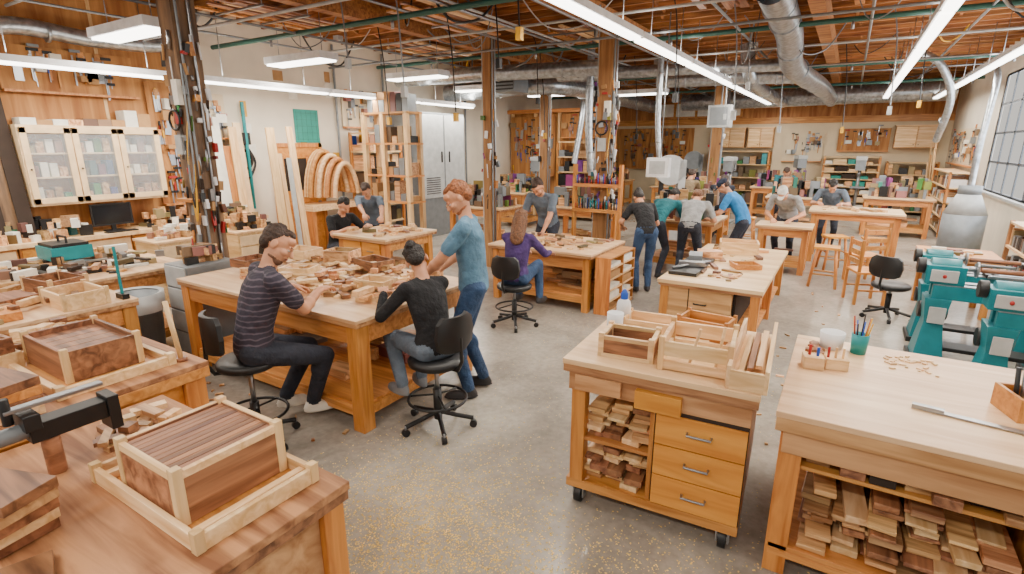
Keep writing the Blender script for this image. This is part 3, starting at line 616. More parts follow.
for a in range(3): m.cyl((1.9+.25*math.cos(a*2.1),12.4+.25*math.sin(a*2.1),0),(1.9+.25*math.cos(a*2.1),12.4+.25*math.sin(a*2.1),.12),.04,BLK)
m.out('dust_collector')
# --- posts
TL_=[BLK,STEEL,WPL,GRY,MULTI,WPL,DRK,OAK,RED,CARD,STEEL]
def post(name,x,y,w,seed,tools=40,zlo=1.0,zhi=2.6,mt=POSTM):
    r=random.Random(seed); m=M(); m.bx(x-w/2,x+w/2,y-w/2,y+w/2,0,3.77,mt)
    for i in range(4):
        a=x-w/2-.02 if i%2 else x+w/2+.02; b=y-w/3+w*.5*(i//2); m.tube([(a,b,.3),(a,b,3.77)],.014,[GRY,LGRY,STEEL,GRY][i])
    for i in range(tools):
        z=r.uniform(zlo,zhi); side=r.choice([0,1,2]); o=r.uniform(-w/2,w/2); l=r.uniform(.05,.24)
        c=(x+o,y-w/2-.03,z) if side==0 else ((x+w/2+.04,y+o,z) if side==1 else (x-w/2-.04,y+o,z))
        if r.random()<.5: m.box(c,(r.uniform(.02,.08),r.uniform(.02,.05),l*.6),r.choice(TL_),0,r.uniform(-.2,.2),r.uniform(-.2,.2))
        else: m.cyl(Vector(c)-Vector((0,0,l/2)),Vector(c)+Vector((r.uniform(-.03,.03),0,l/2)),r.uniform(.006,.016),r.choice(TL_),n=6)
    if tools>20:
        m.bx(x-w/2-.03,x+w/2+.03,y-w/2-.1,y-w/2,1.5,1.53,OAK); m.bx(x-.06,x+.06,y-w/2-.06,y-w/2,2.0,2.2,LGRY); m.bx(x+.02,x+.12,y-w/2-.05,y-w/2,2.5,2.75,PAPER)
        for k in range(3):
            m.curve([(x+w/2+.04,y-w/2,2.7+.1*k),(x+w/2+.1,y-w/2-.05,1.9),(x+w/2+.06,y-w/2-.08,1.3+.15*k),(x+w/2+.0,y-w/2-.05,1.9),(x+w/2+.03,y-w/2,2.4)],.01,[YEL,BLK,GRY][k],n=6)
        m.tube([(x+.1*math.cos(t),y-w/2-.06,2.35+.1*math.sin(t)) for t in np.linspace(0,12.5,40)],.012,BLK)
    return m.out(name)
post('tool_post',-6.1,3.3,.25,1,130,.9,3.2); post('timber_post',-5.2,7.7,.15,2,20,mt=POSTL); post('tool_post',-3.35,8.25,.22,3,130,.9,3.0,mt=POSTL); post('timber_post',-2.9,14.5,.22,4,12,mt=POSTL); post('timber_post',-6.55,12.2,.2,5,14,mt=POSTL); post('timber_post',-4.6,11.6,.16,6,14,mt=POSTL)
m=M(); m.bx(-3.75,-2.95,7.95,8.08,1.05,1.1,OAK); m.bx(-3.75,-2.95,7.95,8.08,1.45,1.5,OAK)
for i in range(34): m.cyl((-3.72+i*.0225,8.0+.03*(i%2),1.1),(-3.72+i*.0225,8.0+.03*(i%2),1.18+.1*rnd.random()),.01,rnd.choice([RED,BLUEC,BLK,TCUP,BLK,OAK,STEEL]),n=6); m.cyl((-3.72+i*.0225,8.0,1.5),(-3.72+i*.0225,8.0,1.55+.12*rnd.random()),.009,rnd.choice([RED,BLUEC,BLK,BLK,STEEL]),n=6)
for x in(-3.74,-2.96): m.bx(x-.02,x+.02,7.96,8.06,0,1.8,OAKZ)
m.out('marker_and_tool_stand')
m=M(); m.bx(-2.75,-2.4,8.55,8.7,1.6,1.9,WPL); m.bx(-2.7,-2.45,8.54,8.55,1.65,1.85,LGRY); m.cyl((-2.55,8.62,1.9),(-2.55,8.62,4.0),.012,GRY,n=6); m.out('hanging_control_box')
# ceiling services
def sprink(y,z,r):
    m=M(); m.tube([(XL+.1,y,z),(XR-.1,y,z)],r,TEALD)
    for x in np.arange(-8,2,2.4): m.cyl((x+.6,y,z),(x+.6,y,z-.12),.02,STEEL)
    m.out('sprinkler_pipe')
for y,z in((5.3,3.6),(8.9,3.7),(13,3.62),(16.8,3.6)): sprink(y,z,.035)
for x,z in((-8.3,3.7),(-5.0,3.72),(-4.3,3.74),(-1.6,3.7),(1.2,3.7),(0,3.66),(-3.0,3.55),(-6.8,3.6),(-4.1,3.62)): pipe('conduit_pipe',[(x,-2,z),(x,YB-.2,z)],.018,rnd.choice([GRY,LGRY,STEEL]),6)
for y,z in((2.8,3.72),(6.9,3.68),(10.5,3.66),(15,3.7),(18,3.7),(4.1,3.5),(7.6,3.55),(11.8,3.5)): pipe('conduit_pipe',[(XL+.1,y,z),(XR-.1,y,z)],.018,rnd.choice([GRY,STEEL,LGRY]),6)
def cord(x,y,z,mt=BLK,box=BLK):
    m=M(); m.curve([(x-.15,y,4.0),(x-.05,y,min(3.8,z+1.0)),(x,y,z+.15)],.009,mt,n=6); m.box((x,y,z+.08),(.06,.06,.12),box); m.out('hanging_power_cord')
for i,(x,y,z) in enumerate([(-4.4,4.8,2.6),(-4.9,6.4,2.4),(-2.0,7.2,2.6),(-1.4,7.9,2.4),(-6.6,6.8,2.4),(-2.9,10.8,2.2),(-1.2,11.5,2.3),(-.2,12.8,2.3),(-4.2,12.2,2.2),(.4,9.8,2.5),(-5.6,10.4,2.2),(-3.9,6.0,3.0),(-5.5,5.0,3.0),(-3.0,5.0,3.1),(-5.0,9.0,2.8),(-1.5,9.4,2.9),(.9,12,2.7),(-3.8,9.2,2.7),(-2.4,12.6,2.6)]): cord(x,y,z,[GRY,BLK,BLK][i%3],[LGRY,YEL,BLK][i%3])
rc=random.Random(88)
for k in range(54):
    x,y=rc.uniform(-8.4,1.2),rc.uniform(2.5,18); a=rc.uniform(-1.5,1.5); L=rc.uniform(.6,1.4); dx,dy=L*math.cos(a),L*math.sin(a); sg=rc.uniform(.2,.55)
    m=M(); m.curve([(x,y,3.98),(x+dx*.3,y+dy*.3,4.0-sg),(x+dx*.7,y+dy*.7,4.05-sg),(x+dx,y+dy,3.98)],rc.choice([.008,.012,.016]),rc.choice([BLK,BLK,LGRY,YEL]) if k%5==0 else (BLK if k%2 else GRY),n=6)
    if k%4==0: m.box((x,y,3.94),(.12,.12,.08),LGRY)
    m.out('looped_cable')
rr=random.Random(55)
for (x0,y0) in((-8.6,1.0),(-7.6,4.3),(-5.4,1.2),(-5.6,5.8),(-4.4,8.0),(-1.9,5.8),(-7.6,7.6),(-.3,6.5)):
    m=M()
    for k in range(7): L=rr.uniform(1.2,2.4); m.box((x0+.12*k,y0+L/2+rr.uniform(0,.4),3.86+.03*(k%3)),(rr.uniform(.06,.14),L,.025),rr.choice([PINEY,OAK,WALY,WALY]),rr.uniform(-.05,.05))
    for yy in(y0+.4,y0+1.1): m.bx(x0-.1,x0+.95,yy-.02,yy+.02,3.82,3.84,STEEL); m.cyl((x0-.08,yy,3.82),(x0-.08,yy,4.03),.008,STEEL,n=5); m.cyl((x0+.93,yy,3.82),(x0+.93,yy,4.03),.008,STEEL,n=5)
    m.out('overhead_lumber_store')
def duct(name,pts,r):
    m=M(); m.curve(pts,r,GALV,k=8,n=20)
    P=[Vector(p) for p in pts]
    for a,b in zip(P[:-1],P[1:]):
        d=(b-a); n=int(d.length/.9)
        for i in range(1,n+1): c=a+d*(i/(n+1)); m.cyl(c-d.normalized()*.015,c+d.normalized()*.015,r+.012,GALV,n=20)
    m.out(name)
duct('spiral_duct',[(-1.0,7.2,3.82),(-1.02,9.5,3.72),(-1.1,11.2,3.5),(-1.0,12.5,3.42),(-.8,15,3.4),(-.7,19.5,3.4)],.19)
duct('spiral_duct',[(-8.6,10.9,3.3),(-6.5,11.2,3.4),(-5.8,12,3.4),(-5.9,15,3.4),(-6.2,20,3.4)],.2)
duct('spiral_duct',[(-5,19,3.45),(-2,19,3.48),(0,19,3.5),(2.2,19,3.5)],.26)
duct('spiral_duct',[(-8.6,9.2,3.45),(-6.6,9.2,3.45),(-5.5,9.4,3.45),(-4,9.6,3.45)],.14)
duct('spiral_duct',[(-3.8,12.2,3.45),(-2,12.4,3.45),(-.9,12.5,3.42)],.16)
duct('branch_duct',[(-2.0,12,4.0),(-1.9,12.1,3.4),(-1.9,13.5,3.3),(-1.9,18.5,3.3)],.13)
duct('branch_duct',[(-4.5,10.2,4.0),(-4.5,10.2,2.4),(-4.4,10.2,1.5)],.07)
duct('branch_duct',[(-3.0,9.8,4.0),(-3.0,9.8,2.6),(-2.9,9.8,1.7)],.05)
duct('branch_duct',[(-8.6,4.9,4.0),(-8.5,4.4,3.5),(-8.75,3.6,3.45),(-8.75,2.6,3.45),(-8.8,1.9,2.9),(-8.75,1.7,1.8)],.1)
duct('branch_duct',[(-6.3,14,4.0),(-6.3,13.8,2.8),(-6.4,13.6,1.6)],.08)
duct('branch_duct',[(-3.4,18,3.7),(-3.4,17.8,2.8),(-3.6,17.7,1.4)],.08)
duct('branch_duct',[(.9,14,3.9),(1.3,14,3.6),(1.6,14.5,3.0),(1.6,15.5,2.2)],.07)
duct('branch_duct',[(-5.5,10.8,3.5),(-4.4,10.8,3.5),(-3.0,11.0,3.5),(-1.2,11.4,3.5)],.11)
m=M(); m.bx(-6.8,-6.25,10.2,10.8,3.2,3.7,GRY)
for i in range(6): m.bx(-6.78,-6.27,10.19,10.2,3.24+i*.07,3.27+i*.07,BLK)
for x in(-6.75,-6.3): m.cyl((x,10.5,3.7),(x,10.5,4.03),.01,STEEL,n=5)
m.out('unit_heater')
m=M(); m.bx(-3.0,-2.5,13.7,14.1,2.5,3.0,LGRY); m.cyl((-2.75,13.9,3.0),(-2.75,13.9,4),.02,STEEL); m.bx(-2.95,-2.55,13.69,13.7,2.55,2.95,GRY); m.out('air_cleaner')
# --- stools
def stool(name,x,y,rot,zs,ring=True,back=True,base=.27):
    m=M(); 
    for i in range(5):
        a=2*math.pi*i/5+.3; e=(base*math.cos(a),base*math.sin(a))
        m.tube([(0,0,.13),(e[0]*.5,e[1]*.5,.1),(e[0],e[1],.075)],.018,BLK); m.cyl((e[0]-.018*math.sin(a),e[1]+.018*math.cos(a),.028),(e[0]+.018*math.sin(a),e[1]-.018*math.cos(a),.028),.028,BLK,n=12); m.cyl((e[0],e[1],.04),(e[0],e[1],.08),.01,STEEL,n=6)
    m.cyl((0,0,.07),(0,0,.32),.032,BLK); m.cyl((0,0,.3),(0,0,zs-.08),.018,STEEL)
    if ring:
        zr=.24; rr=.22
        m.tube([(rr*math.cos(t),rr*math.sin(t),zr) for t in np.linspace(0,2*math.pi,29)],.011,BLK if base>.26 else STEEL)
        for i in range(3): a=i*2.094; m.cyl((0,0,zr+.03),(rr*math.cos(a),rr*math.sin(a),zr),.008,BLK,n=6)
    m.box((0,0,zs-.075),(.16,.14,.02),BLK)
    m.lathe((0,0,zs-.07),[(0,0),(.17,0),(.205,.02),(.21,.05),(.19,.07),(.1,.065),(0,.06)],BLK,28)
    if back:
        m.tube([(0,-.1,zs-.07),(0,-.22,zs-.06),(0,-.26,zs+.02),(0,-.25,zs+.2)],.014,BLK)
        v=[];f=[];n=10
        for k,(dz,w) in enumerate([(.1,.12),(.13,.17),(.22,.19),(.32,.17),(.36,.12)]):
            for j in range(n+1):
                t=-1+2*j/n; v.append((t*w,-.23+.05*t*t,zs+dz))
        for k in range(4):
            for j in range(n): f.append((k*(n+1)+j,k*(n+1)+j+1,(k+1)*(n+1)+j+1,(k+1)*(n+1)+j))
        m.add(v,f,BLK,True); v2=[(p[0],p[1]-.03,p[2]) for p in v]; m.add(v2,[tuple(reversed(q)) for q in f],BLK,True)
        ed=list(range(n+1))+[k*(n+1)+n for k in range(1,5)]+[4*(n+1)+j for j in reversed(range(n))]+[k*(n+1) for k in reversed(range(1,4))]
        vv=[v[i] for i in ed]+[v2[i] for i in ed]; L=len(ed); m.add(vv,[(i,(i+1)%L,L+(i+1)%L,L+i) for i in range(L)],BLK)
    return m.out(name,0,XF(x,y,math.radians(rot)))
stool('drafting_stool',-3.4,1.98,-15,.66); stool('drafting_stool',-2.42,2.84,85,.58); stool('drafting_stool',-3.16,5.17,0,.52); stool('drafting_stool',-6.35,5.3,-80,.55,back=False)
stool('swivel_chair',.65,7.85,-30,.45,ring=False); stool('drafting_stool',-6.1,4.2,20,.55,back=True)
def wstool(x,y,h=.62,r=0):
    m=M(); m.box((0,0,h-.02),(.34,.3,.035),OAKD)
    for a in(-1,1):
        for b in(-1,1): m.cyl((a*.12,b*.1,h-.03),(a*.18,b*.16,0),.022,OAKZ,n=8)
    for b in(-1,1): m.cyl((-.16,b*.135,.2),(.16,b*.135,.2),.014,OAK,n=8)
    for a in(-1,1): m.cyl((a*.15,-.13,.32),(a*.15,.13,.32),.014,OAK,n=8)
    m.out('wooden_stool',0,XF(x,y,r))
wstool(-.1,9.25); wstool(-.02,10.6,.6,.4); wstool(.55,10.6,.6,.2); wstool(-4.6,8.7,.6,.2); wstool(-1.7,12.4,.6)
def wchair(x,y,r):
    m=M(); m.box((0,0,.44),(.42,.4,.03),OAKD)
    for a in(-1,1): m.box((a*.18,.17,.22),(.035,.035,.43),OAKZ); m.box((a*.18,-.18,.44),(.035,.035,.88),OAKZ); m.box((a*.18,0,.2),(.02,.34,.025),OAK)
    for z in(.58,.7,.82): m.box((0,-.18,z),(.36,.02,.07),OAK)
    m.box((0,.17,.25),(.34,.02,.03),OAK); m.out('wooden_chair',.003,XF(x,y,r))
wchair(.42,8.55,-1.2); wchair(.42,9.8,.6)
bench('oak_desk',.95,1.75,8.3,9.1,.76,shelf=False,bevel=.003,leg=.07,tm=OAKD); scraps('desk_papers',1.0,1.7,8.4,9.0,.76,16,(PAPER,CLUT,MIX),(.06,.2),(.005,.05),60,1)
# --- teal lathes
def lathe_machine(x,y,rz,s=1.0):
    m=M(); B=.84
    for xx in(.16,1.1):
        v=[];  
        for z,w,d in((.05,.13,.2),(.45,.08,.12),(.7,.11,.15)): v+=[(xx-w,-d,z),(xx+w,-d,z),(xx+w,d,z),(xx-w,d,z)]
        f=[(0,3,2,1),(8,9,10,11)]
        for k in(0,4):
            for j in range(4): f.append((k+j,k+(j+1)%4,k+4+(j+1)%4,k+4+j))
        m.add(v,f,TEAL); m.bx(xx-.16,xx+.16,-.23,.23,0,.06,BLK)
    m.bx(.1,1.3,-.13,-.05,.7,B,TEAL); m.bx(.1,1.3,.05,.13,.7,B,TEAL); m.bx(.1,1.3,-.13,-.04,B,B+.012,STEEL); m.bx(.1,1.3,.04,.13,B,B+.012,STEEL)
    m.bx(.28,.98,-.12,.12,.16,.2,BLK)
    m.bx(.02,.34,-.13,.13,B+.012,B+.2,TEAL); m.cyl((.06,0,B+.17),(.3,0,B+.17),.09,TEAL,n=20); m.cyl((-.05,0,B+.17),(.02,0,B+.17),.08,BLK,n=20); m.cyl((.34,0,B+.17),(.42,0,B+.17),.03,STEEL); m.cyl((.42,0,B+.17),(.44,0,B+.17),.08,STEEL,n=20)
    m.cyl((.46,0,B+.17),(.9,0,B+.17),.025,WAL,n=12)
    m.bx(1.02,1.22,-.08,.08,B+.012,B+.1,TEAL); m.cyl((1.0,0,B+.17),(1.24,0,B+.17),.05,TEAL,n=16); m.cyl((.9,0,B+.17),(1.0,0,B+.17),.015,STEEL,r1=.03); m.cyl((1.24,0,B+.17),(1.28,0,B+.17),.07,STEEL,n=16)
    m.bx(.6,.72,-.2,.02,B+.012,B+.05,BLK); m.cyl((.66,-.16,B+.03),(.66,-.16,B+.13),.016,STEEL); m.box((.66,-.16,B+.14),(.34,.03,.03),STEEL)
    m.bx(.06,.28,-.15,-.13,B+.04,B+.16,LGRY); m.ell((.17,-.155,B+.1),(.02,.012,.02),RED,6); m.cyl((.05,.2,.5),(.3,.2,.5),.09,BLK,n=16); m.bx(.1,.24,-.17,-.15,.45,.62,LGRY)
    m.out('wood_lathe',.006,XF(x,y,rz)@Matrix.Scale(s,4))
lathe_machine(.76,6.45,0,.95); lathe_machine(.8,7.2,0,.92); lathe_machine(1.12,5.75,0,.92)
scraps('machine_area_offcuts',2.05,2.45,5.0,5.9,0,20,(MIX,OAK,PINE),(.1,.4),(.05,.3),90,2)
# sawdust
r2=random.Random(2); m=M()
for i in range(13000):
    k=r2.random()
    if k<.42: x,y=r2.gauss(-1.85,.4),r2.gauss(1.95,.42)
    elif k<.7: x,y=r2.gauss(-1.2,.5),r2.gauss(1.75,.3)
    elif k<.8: x,y=r2.gauss(-.3,.4),r2.gauss(2.2,.25)
    else: x,y=r2.uniform(-3.0,.4),r2.uniform(1.3,6)
    if (x<-1.35 and y<1.2) or (x<-2.9): continue
    a=r2.uniform(0,6.28); s=r2.uniform(.003,.009) if k<.8 else r2.uniform(.002,.006)
    c,d=math.cos(a)*s,math.sin(a)*s; h=r2.uniform(.0005,.006)
    m.add([(x+c,y+d,.001),(x-d*.6,y+c*.6,.001+h),(x-c,y-d,.001),(x+d*.6,y-c*.6,.001+h*.5)],[(0,1,2,3)],DUST)
m.out('sawdust')
m=M()
for i in range(60):
    x,y=r2.choice([(r2.uniform(-4.9,-2.9),r2.uniform(1.9,2.4)),(r2.uniform(-2.3,-.2),r2.uniform(3.8,7.5)),(r2.uniform(-.4,.6),r2.uniform(3.9,9))])
    if (-1.75<x<-.5 and y>5.7): continue
    m.box((x,y,.008),(r2.uniform(.02,.07),r2.uniform(.01,.03),.012),MIX,r2.uniform(0,3))
m.out('floor_offcuts')
# ------------------------------------------------------------ people
class Body:
    def __init__(s): s.mats=[]; s.V=[];s.F=[];s.I=[]
    def mi(s,m):
        if m not in s.mats: s.mats.append(m)
        return s.mats.index(m)
    def raw(s,g):
        k=len(s.V); s.V+=g.V
        for f,i in zip(g.F,g.I): s.F.append([k+j for j in f]); s.I.append(s.mi(g.m[i]))
    def remesh(s,prims,vox,it=3):
        V=[];F=[]
        def addring(rings):
            k=len(V); n=len(rings[0])
            for r in rings: V.extend([tuple(p) for p in r])
            L=len(rings)
            for i in range(L-1):
                for j in range(n): F.append((k+i*n+j,k+i*n+(j+1)%n,k+(i+1)*n+(j+1)%n,k+(i+1)*n+j))
            F.append(tuple(k+j for j in reversed(range(n)))); F.append(tuple(k+(L-1)*n+j for j in range(n)))
        for p in prims:
            if p[0]=='c':
                _,a,ra,b,rb,mt=p; d=(b-a); 
                if d.length<1e-5: d=Vector((0,0,.001))
                t=d.normalized(); u=t.orthogonal().normalized(); w=t.cross(u); rings=[]; N=14
                for q in (-1.47,-1.1,-.7,-.35,0): rings.append([a+t*(ra*math.sin(q))+(u*math.cos(6.2832*j/N)+w*math.sin(6.2832*j/N))*(ra*math.cos(q)) for j in range(N)])
                for q in (0,.35,.7,1.1,1.47): rings.append([b+t*(rb*math.sin(q))+(u*math.cos(6.2832*j/N)+w*math.sin(6.2832*j/N))*(rb*math.cos(q)) for j in range(N)])
                addring(rings)
            elif p[0]=='e':
                _,c,R,rad,mt=p; rings=[]; N=16
                for i in range(11):
                    q=-math.pi/2+.05+(math.pi-.1)*i/10
                    rings.append([c+R@Vector((rad[0]*math.cos(q)*math.cos(6.2832*j/N),rad[1]*math.cos(q)*math.sin(6.2832*j/N),rad[2]*math.sin(q))) for j in range(N)])
                addring(rings)
            else:
                _,secs,lat,mt=p; rings=[]; N=20
                for i,(c,rx,ry) in enumerate(secs):
                    t=(secs[min(i+1,len(secs)-1)][0]-secs[max(i-1,0)][0]).normalized(); l=(lat-t*lat.dot(t)).normalized(); dd=t.cross(l)
                    rings.append([c+l*(rx*math.cos(6.2832*j/N))+dd*(ry*math.sin(6.2832*j/N)) for j in range(N)])
                addring(rings)
        me=bpy.data.meshes.new('tmp'); me.from_pydata(V,[],F); me.update()
        ob=bpy.data.objects.new('tmp',me); COL.objects.link(ob)
        md=ob.modifiers.new('r','REMESH'); md.mode='VOXEL'; md.voxel_size=vox; md.adaptivity=0
        ms=ob.modifiers.new('s','SMOOTH'); ms.factor=.5; ms.iterations=it
        dg=bpy.context.evaluated_depsgraph_get(); ev=ob.evaluated_get(dg); m2=ev.to_mesh()
        n=len(m2.vertices); co=np.empty(n*3); m2.vertices.foreach_get('co',co); co=co.reshape(-1,3)
        faces=[tuple(q.vertices) for q in m2.polygons]
        cen=np.array([co[list(f)].mean(axis=0) for f in faces])
        ev.to_mesh_clear(); bpy.data.objects.remove(ob); bpy.data.meshes.remove(me)
        best=np.full(len(cen),1e9); idx=np.zeros(len(cen),int)
        for p in prims:
            if p[0]=='c':
                a=np.array(p[1]);b=np.array(p[3]); d=b-a; t=np.clip(((cen-a)@d)/max(d@d,1e-9),0,1); D=np.linalg.norm(cen-(a+t[:,None]*d),axis=1)-(p[2]+(p[4]-p[2])*t)
            elif p[0]=='e':
                R=np.array(p[2]); q=(cen-np.array(p[1]))@R; rad=np.array(p[3]); k=np.linalg.norm(q/rad,axis=1)+1e-9; D=k*(k-1)/(np.linalg.norm(q/rad**2,axis=1)+1e-9)
            else:
                D=np.full(len(cen),1e9); lat0=np.array(p[2])
                for (c0,x0,y0),(c1,x1,y1) in zip(p[1][:-1],p[1][1:]):
                    a=np.array(c0);b=np.array(c1); d=b-a; tt=((cen-a)@d)/max(d@d,1e-9); t=np.clip(tt,0,1); ax=d/np.linalg.norm(d)
                    l=lat0-ax*(lat0@ax); l/=np.linalg.norm(l); dd=np.cross(ax,l); q=cen-(a+t[:,None]*d)
                    rx=x0+(x1-x0)*t; ry=y0+(y1-y0)*t; k=np.sqrt((q@l/rx)**2+(q@dd/ry)**2); D=np.minimum(D,(k-1)*np.minimum(rx,ry)+np.abs(tt-t)*np.linalg.norm(d))
            mi=s.mi(p[-1]); sel=D<best; best[sel]=D[sel]; idx[sel]=mi
        k=len(s.V); s.V+=[tuple(c) for c in co]
        for f,i in zip(faces,idx): s.F.append([k+j for j in f]); s.I.append(int(i))
    def out(s,name):
        A=np.array(s.V); o=np.array([A[:,0].mean(),A[:,1].mean(),A[:,2].min()])
        me=bpy.data.meshes.new(name); me.from_pydata((A-o).tolist(),[],s.F)
        for m in s.mats: me.materials.append(m)
        me.polygons.foreach_set('material_index',s.I); me.polygons.foreach_set('use_smooth',[True]*len(s.F)); me.update()
        ob=bpy.data.objects.new(name,me); ob.location=o; COL.objects.link(ob); return ob
SKIN=pm('skin',(198,140,106),.5,noise=.1,nscale=18)
LIP=pm('lips',(158,88,76),.5); EYEW=pm('eye_white',(214,206,196),.3); EYED=pm('iris_dark',(40,28,20),.3)
STB=pm('stubble_brown',(112,76,56),.7,noise=.25,nscale=80); STR=pm('beard_red',(148,88,54),.7,noise=.25,nscale=80)
def hm(n,c): return pm('hair_'+n,c,.6,noise=.5,nscale=55,bump=.8)
HB=hm('brown',(54,34,22)); HD=hm('dark',(26,19,16)); HR=hm('red',(138,80,42)); HL=hm('lightbrown',(104,66,38)); HG=hm('grey',(130,122,112))
def cl(n,c): return pm('cloth_'+n,c,.88,noise=.25,nscale=9,bump=.9,bdist=.05)
JD=cl('dark_jeans',(38,42,54)); JB=cl('blue_jeans',(48,72,106)); JG=cl('grey_jeans',(94,106,120)); BK=cl('black',(22,22,26)); BT=cl('blue_tee',(86,124,150)); PU=cl('purple',(66,45,98)); GR=cl('grey_tee',(90,102,116)); TL=cl('teal_shirt',(26,98,108)); BR=cl('bright_blue',(38,122,186)); KH=cl('khaki',(124,106,80)); LG=cl('light_grey',(142,142,142)); CP=cl('navy_cap',(30,38,58)); WC=cl('white_cap',(200,196,188))
SH_W=pm('white_shoes',(216,210,198),.6); SH_D=pm('dark_shoes',(44,42,44),.6); SH_G=pm('grey_shoes',(118,120,124),.6)
Z=Vector((0,0,1))
def ik(a,b,l1,l2,pole):
    d=b-a; L=max(min(d.length,.995*(l1+l2)),abs(l1-l2)+.02); dn=d.normalized(); b=a+dn*L
    x=(l1*l1-l2*l2+L*L)/(2*L); h=math.sqrt(max(l1*l1-x*x,0)); p=pole-dn*pole.dot(dn); p=p.normalized() if p.length>1e-4 else dn.orthogonal().normalized()
    return a+dn*x+p*h,b
def person(name,pel,face,lean,hp,hy,wl,wr,al,ar,top,bot,shoe,hair,skin=SKIN,style='short',s=1.0,fem=False,sleeve='short',near=False,twist=0,beard=None,foot=None,curl=.8,cap=None,kneeout=.15):
    pel=Vector(pel); a=math.radians(face); f=Vector((math.cos(a),math.sin(a),0)); r=Vector((math.sin(a),-math.cos(a),0))
    at=a+math.radians(twist); f2=Vector((math.cos(at),math.sin(at),0)); r2_=Vector((math.sin(at),-math.cos(at),0))
    D=lambda l:f2*math.sin(l)+Z*math.cos(l)
    ln=math.radians(lean); h=math.radians(hp)
    waist=pel+D(ln*.4)*.13*s; chest=waist+D(ln*.85)*.19*s; nb=chest+D(ln)*.18*s
    hc=nb+D(ln)*.055*s+D((ln+h)/2)*.12*s
    hw=.155 if fem else .19
    SH=[nb-D(ln)*.035*s-r2_*hw*s, nb-D(ln)*.035*s+r2_*hw*s]
    HP=[pel-r*.088*s-Z*.02*s, pel+r*.088*s-Z*.02*s]
    B=Body(); P=[]
    k=.93 if fem else 1.04
    P.append(('l',[(pel-D(0)*.1*s,.1*s,.08*s),(pel-D(0)*.06*s,.15*s,.11*s),(pel,.165*s,.118*s),(pel+D(ln*.4)*.06*s,.148*s*k,.105*s)],r,bot))
    P.append(('l',[(pel-D(0)*.035*s,.168*s,.122*s),(pel+D(ln*.3)*.04*s,.163*s,.12*s),(waist,.148*s*k,.11*s),(chest-D(ln)*.05*s,.163*s*k,.118*s),(chest+D(ln)*.05*s,.175*s*k,.12*s),(nb-D(ln)*.055*s,.17*s*k,.1*s),(nb-D(ln)*.015*s,.11*s*k,.075*s),(nb+D(ln)*.01*s,.06*s,.055*s)],r2_,top))
    for sx in(-1,1): P.append(('c',nb-D(ln)*.0*s+r2_*sx*.04*s,.04*s,SH[0 if sx<0 else 1],.056*s,top))
    if fem:
        for sx in(-1,1): P.append(('c',chest+D(ln)*.02+f2*math.cos(ln)*.08*s-Z*math.sin(ln)*.08*s+r2_*sx*.06*s,.055*s,chest+r2_*sx*.06*s,.06*s,top))
    P.append(('c',nb-D(ln)*.02*s,.056*s,hc-D(h)*.05*s,.05*s,skin))
    P2=[('c',nb,.05*s,hc-D(h)*.05*s,.05*s,skin)]
    for i,an in enumerate((al,ar)):
        an=Vector(an); sg=-1 if i==0 else 1
        kn,an=ik(HP[i],an,.44*s,.42*s,(f+r*sg*kneeout+Z*.15))
        P.append(('c',HP[i]-f*.015*s,.094*s,kn,.063*s,bot)); P.append(('c',kn,.063*s,an+Z*.02,.05*s,bot)); P.append(('e',kn+(an-kn)*.28-f*.018*s,Matrix.Identity(3),(.058*s,.058*s,.09*s),bot))
        ff=Vector((math.cos(math.radians(foot)),math.sin(math.radians(foot)),0)) if foot is not None else (f+r*sg*.15).normalized()
        lf=Z.cross(ff); R=Matrix((lf,ff,Z)).transposed()
        P.append(('e',an+ff*.055*s-Z*.045*s,R,(.046*s,.135*s,.036*s),shoe)); P.append(('e',an+ff*.0*s-Z*.035*s,R,(.042*s,.07*s,.055*s),shoe)); P.append(('e',an+ff*.06*s-Z*.066*s,R,(.05*s,.142*s,.02*s),shoe))
    hands=[]
    for i,w in enumerate((wl,wr)):
        sg=-1 if i==0 else 1; w=Vector(w); S=SH[i]
        el,w=ik(S,w,.29*s,.255*s,(r2_*sg*.7-Z*.8-f2*.35)); d=(w-el).normalized()
        if sleeve=='short':
            P.append(('c',S,.064*s,S+(el-S)*.66,.06*s,top)); P.append(('c',S,.048*s,el,.042*s,skin)); P.append(('c',el,.043*s,w,.027*s,skin)); P.append(('e',el+(w-el)*.3,Matrix.Identity(3),(.045*s,.045*s,.045*s),skin))
        else:
            P.append(('c',S,.06*s,el,.047*s,top)); P.append(('c',el,.047*s,w-d*.02,.034*s,top)); P.append(('c',w-d*.05,.027*s,w,.026*s,skin))
        hd=(d+f2*.4-Z*.25).normalized(); lat=hd.cross(Z).normalized(); pn=lat.cross(hd)*1.0
        if pn.z>0: pn=-pn
        thumb=-1 if i==1 else 1
        R=Matrix((lat,hd,pn)).transposed(); H=[('c',w-d*.03,.026*s,w+hd*.02,.026*s,skin),('e',w+hd*.052*s,R,(.042*s,.054*s,.017*s),skin)]
        for q,(o,L) in enumerate(zip((-.033,-.011,.011,.032),((.062,.074,.078,.07) if thumb>0 else (.07,.078,.074,.062)))):
            p=w+hd*.088*s+lat*o*s; ang=.25*curl
            for sgm in range(3):
                dd=(hd*math.cos(ang)+pn*math.sin(ang)+lat*o*2.2).normalized(); e=p+dd*L*s*(.42,.32,.26)[sgm]
                H.append(('c',p,(.0098,.009,.0082)[sgm]*s,e,(.009,.0082,.0075)[sgm]*s,skin)); p=e; ang+=.62*curl
        p=w+hd*.03*s+lat*thumb*.03*s; dd=(hd*.6+lat*thumb*.65+pn*.35).normalized()
        e=p+dd*.045*s; H.append(('c',p,.014*s,e,.011*s,skin)); dd=(hd*.85+lat*thumb*.2+pn*.45).normalized(); H.append(('c',e,.011*s,e+dd*.032*s,.009*s,skin))
        hands.append(H)
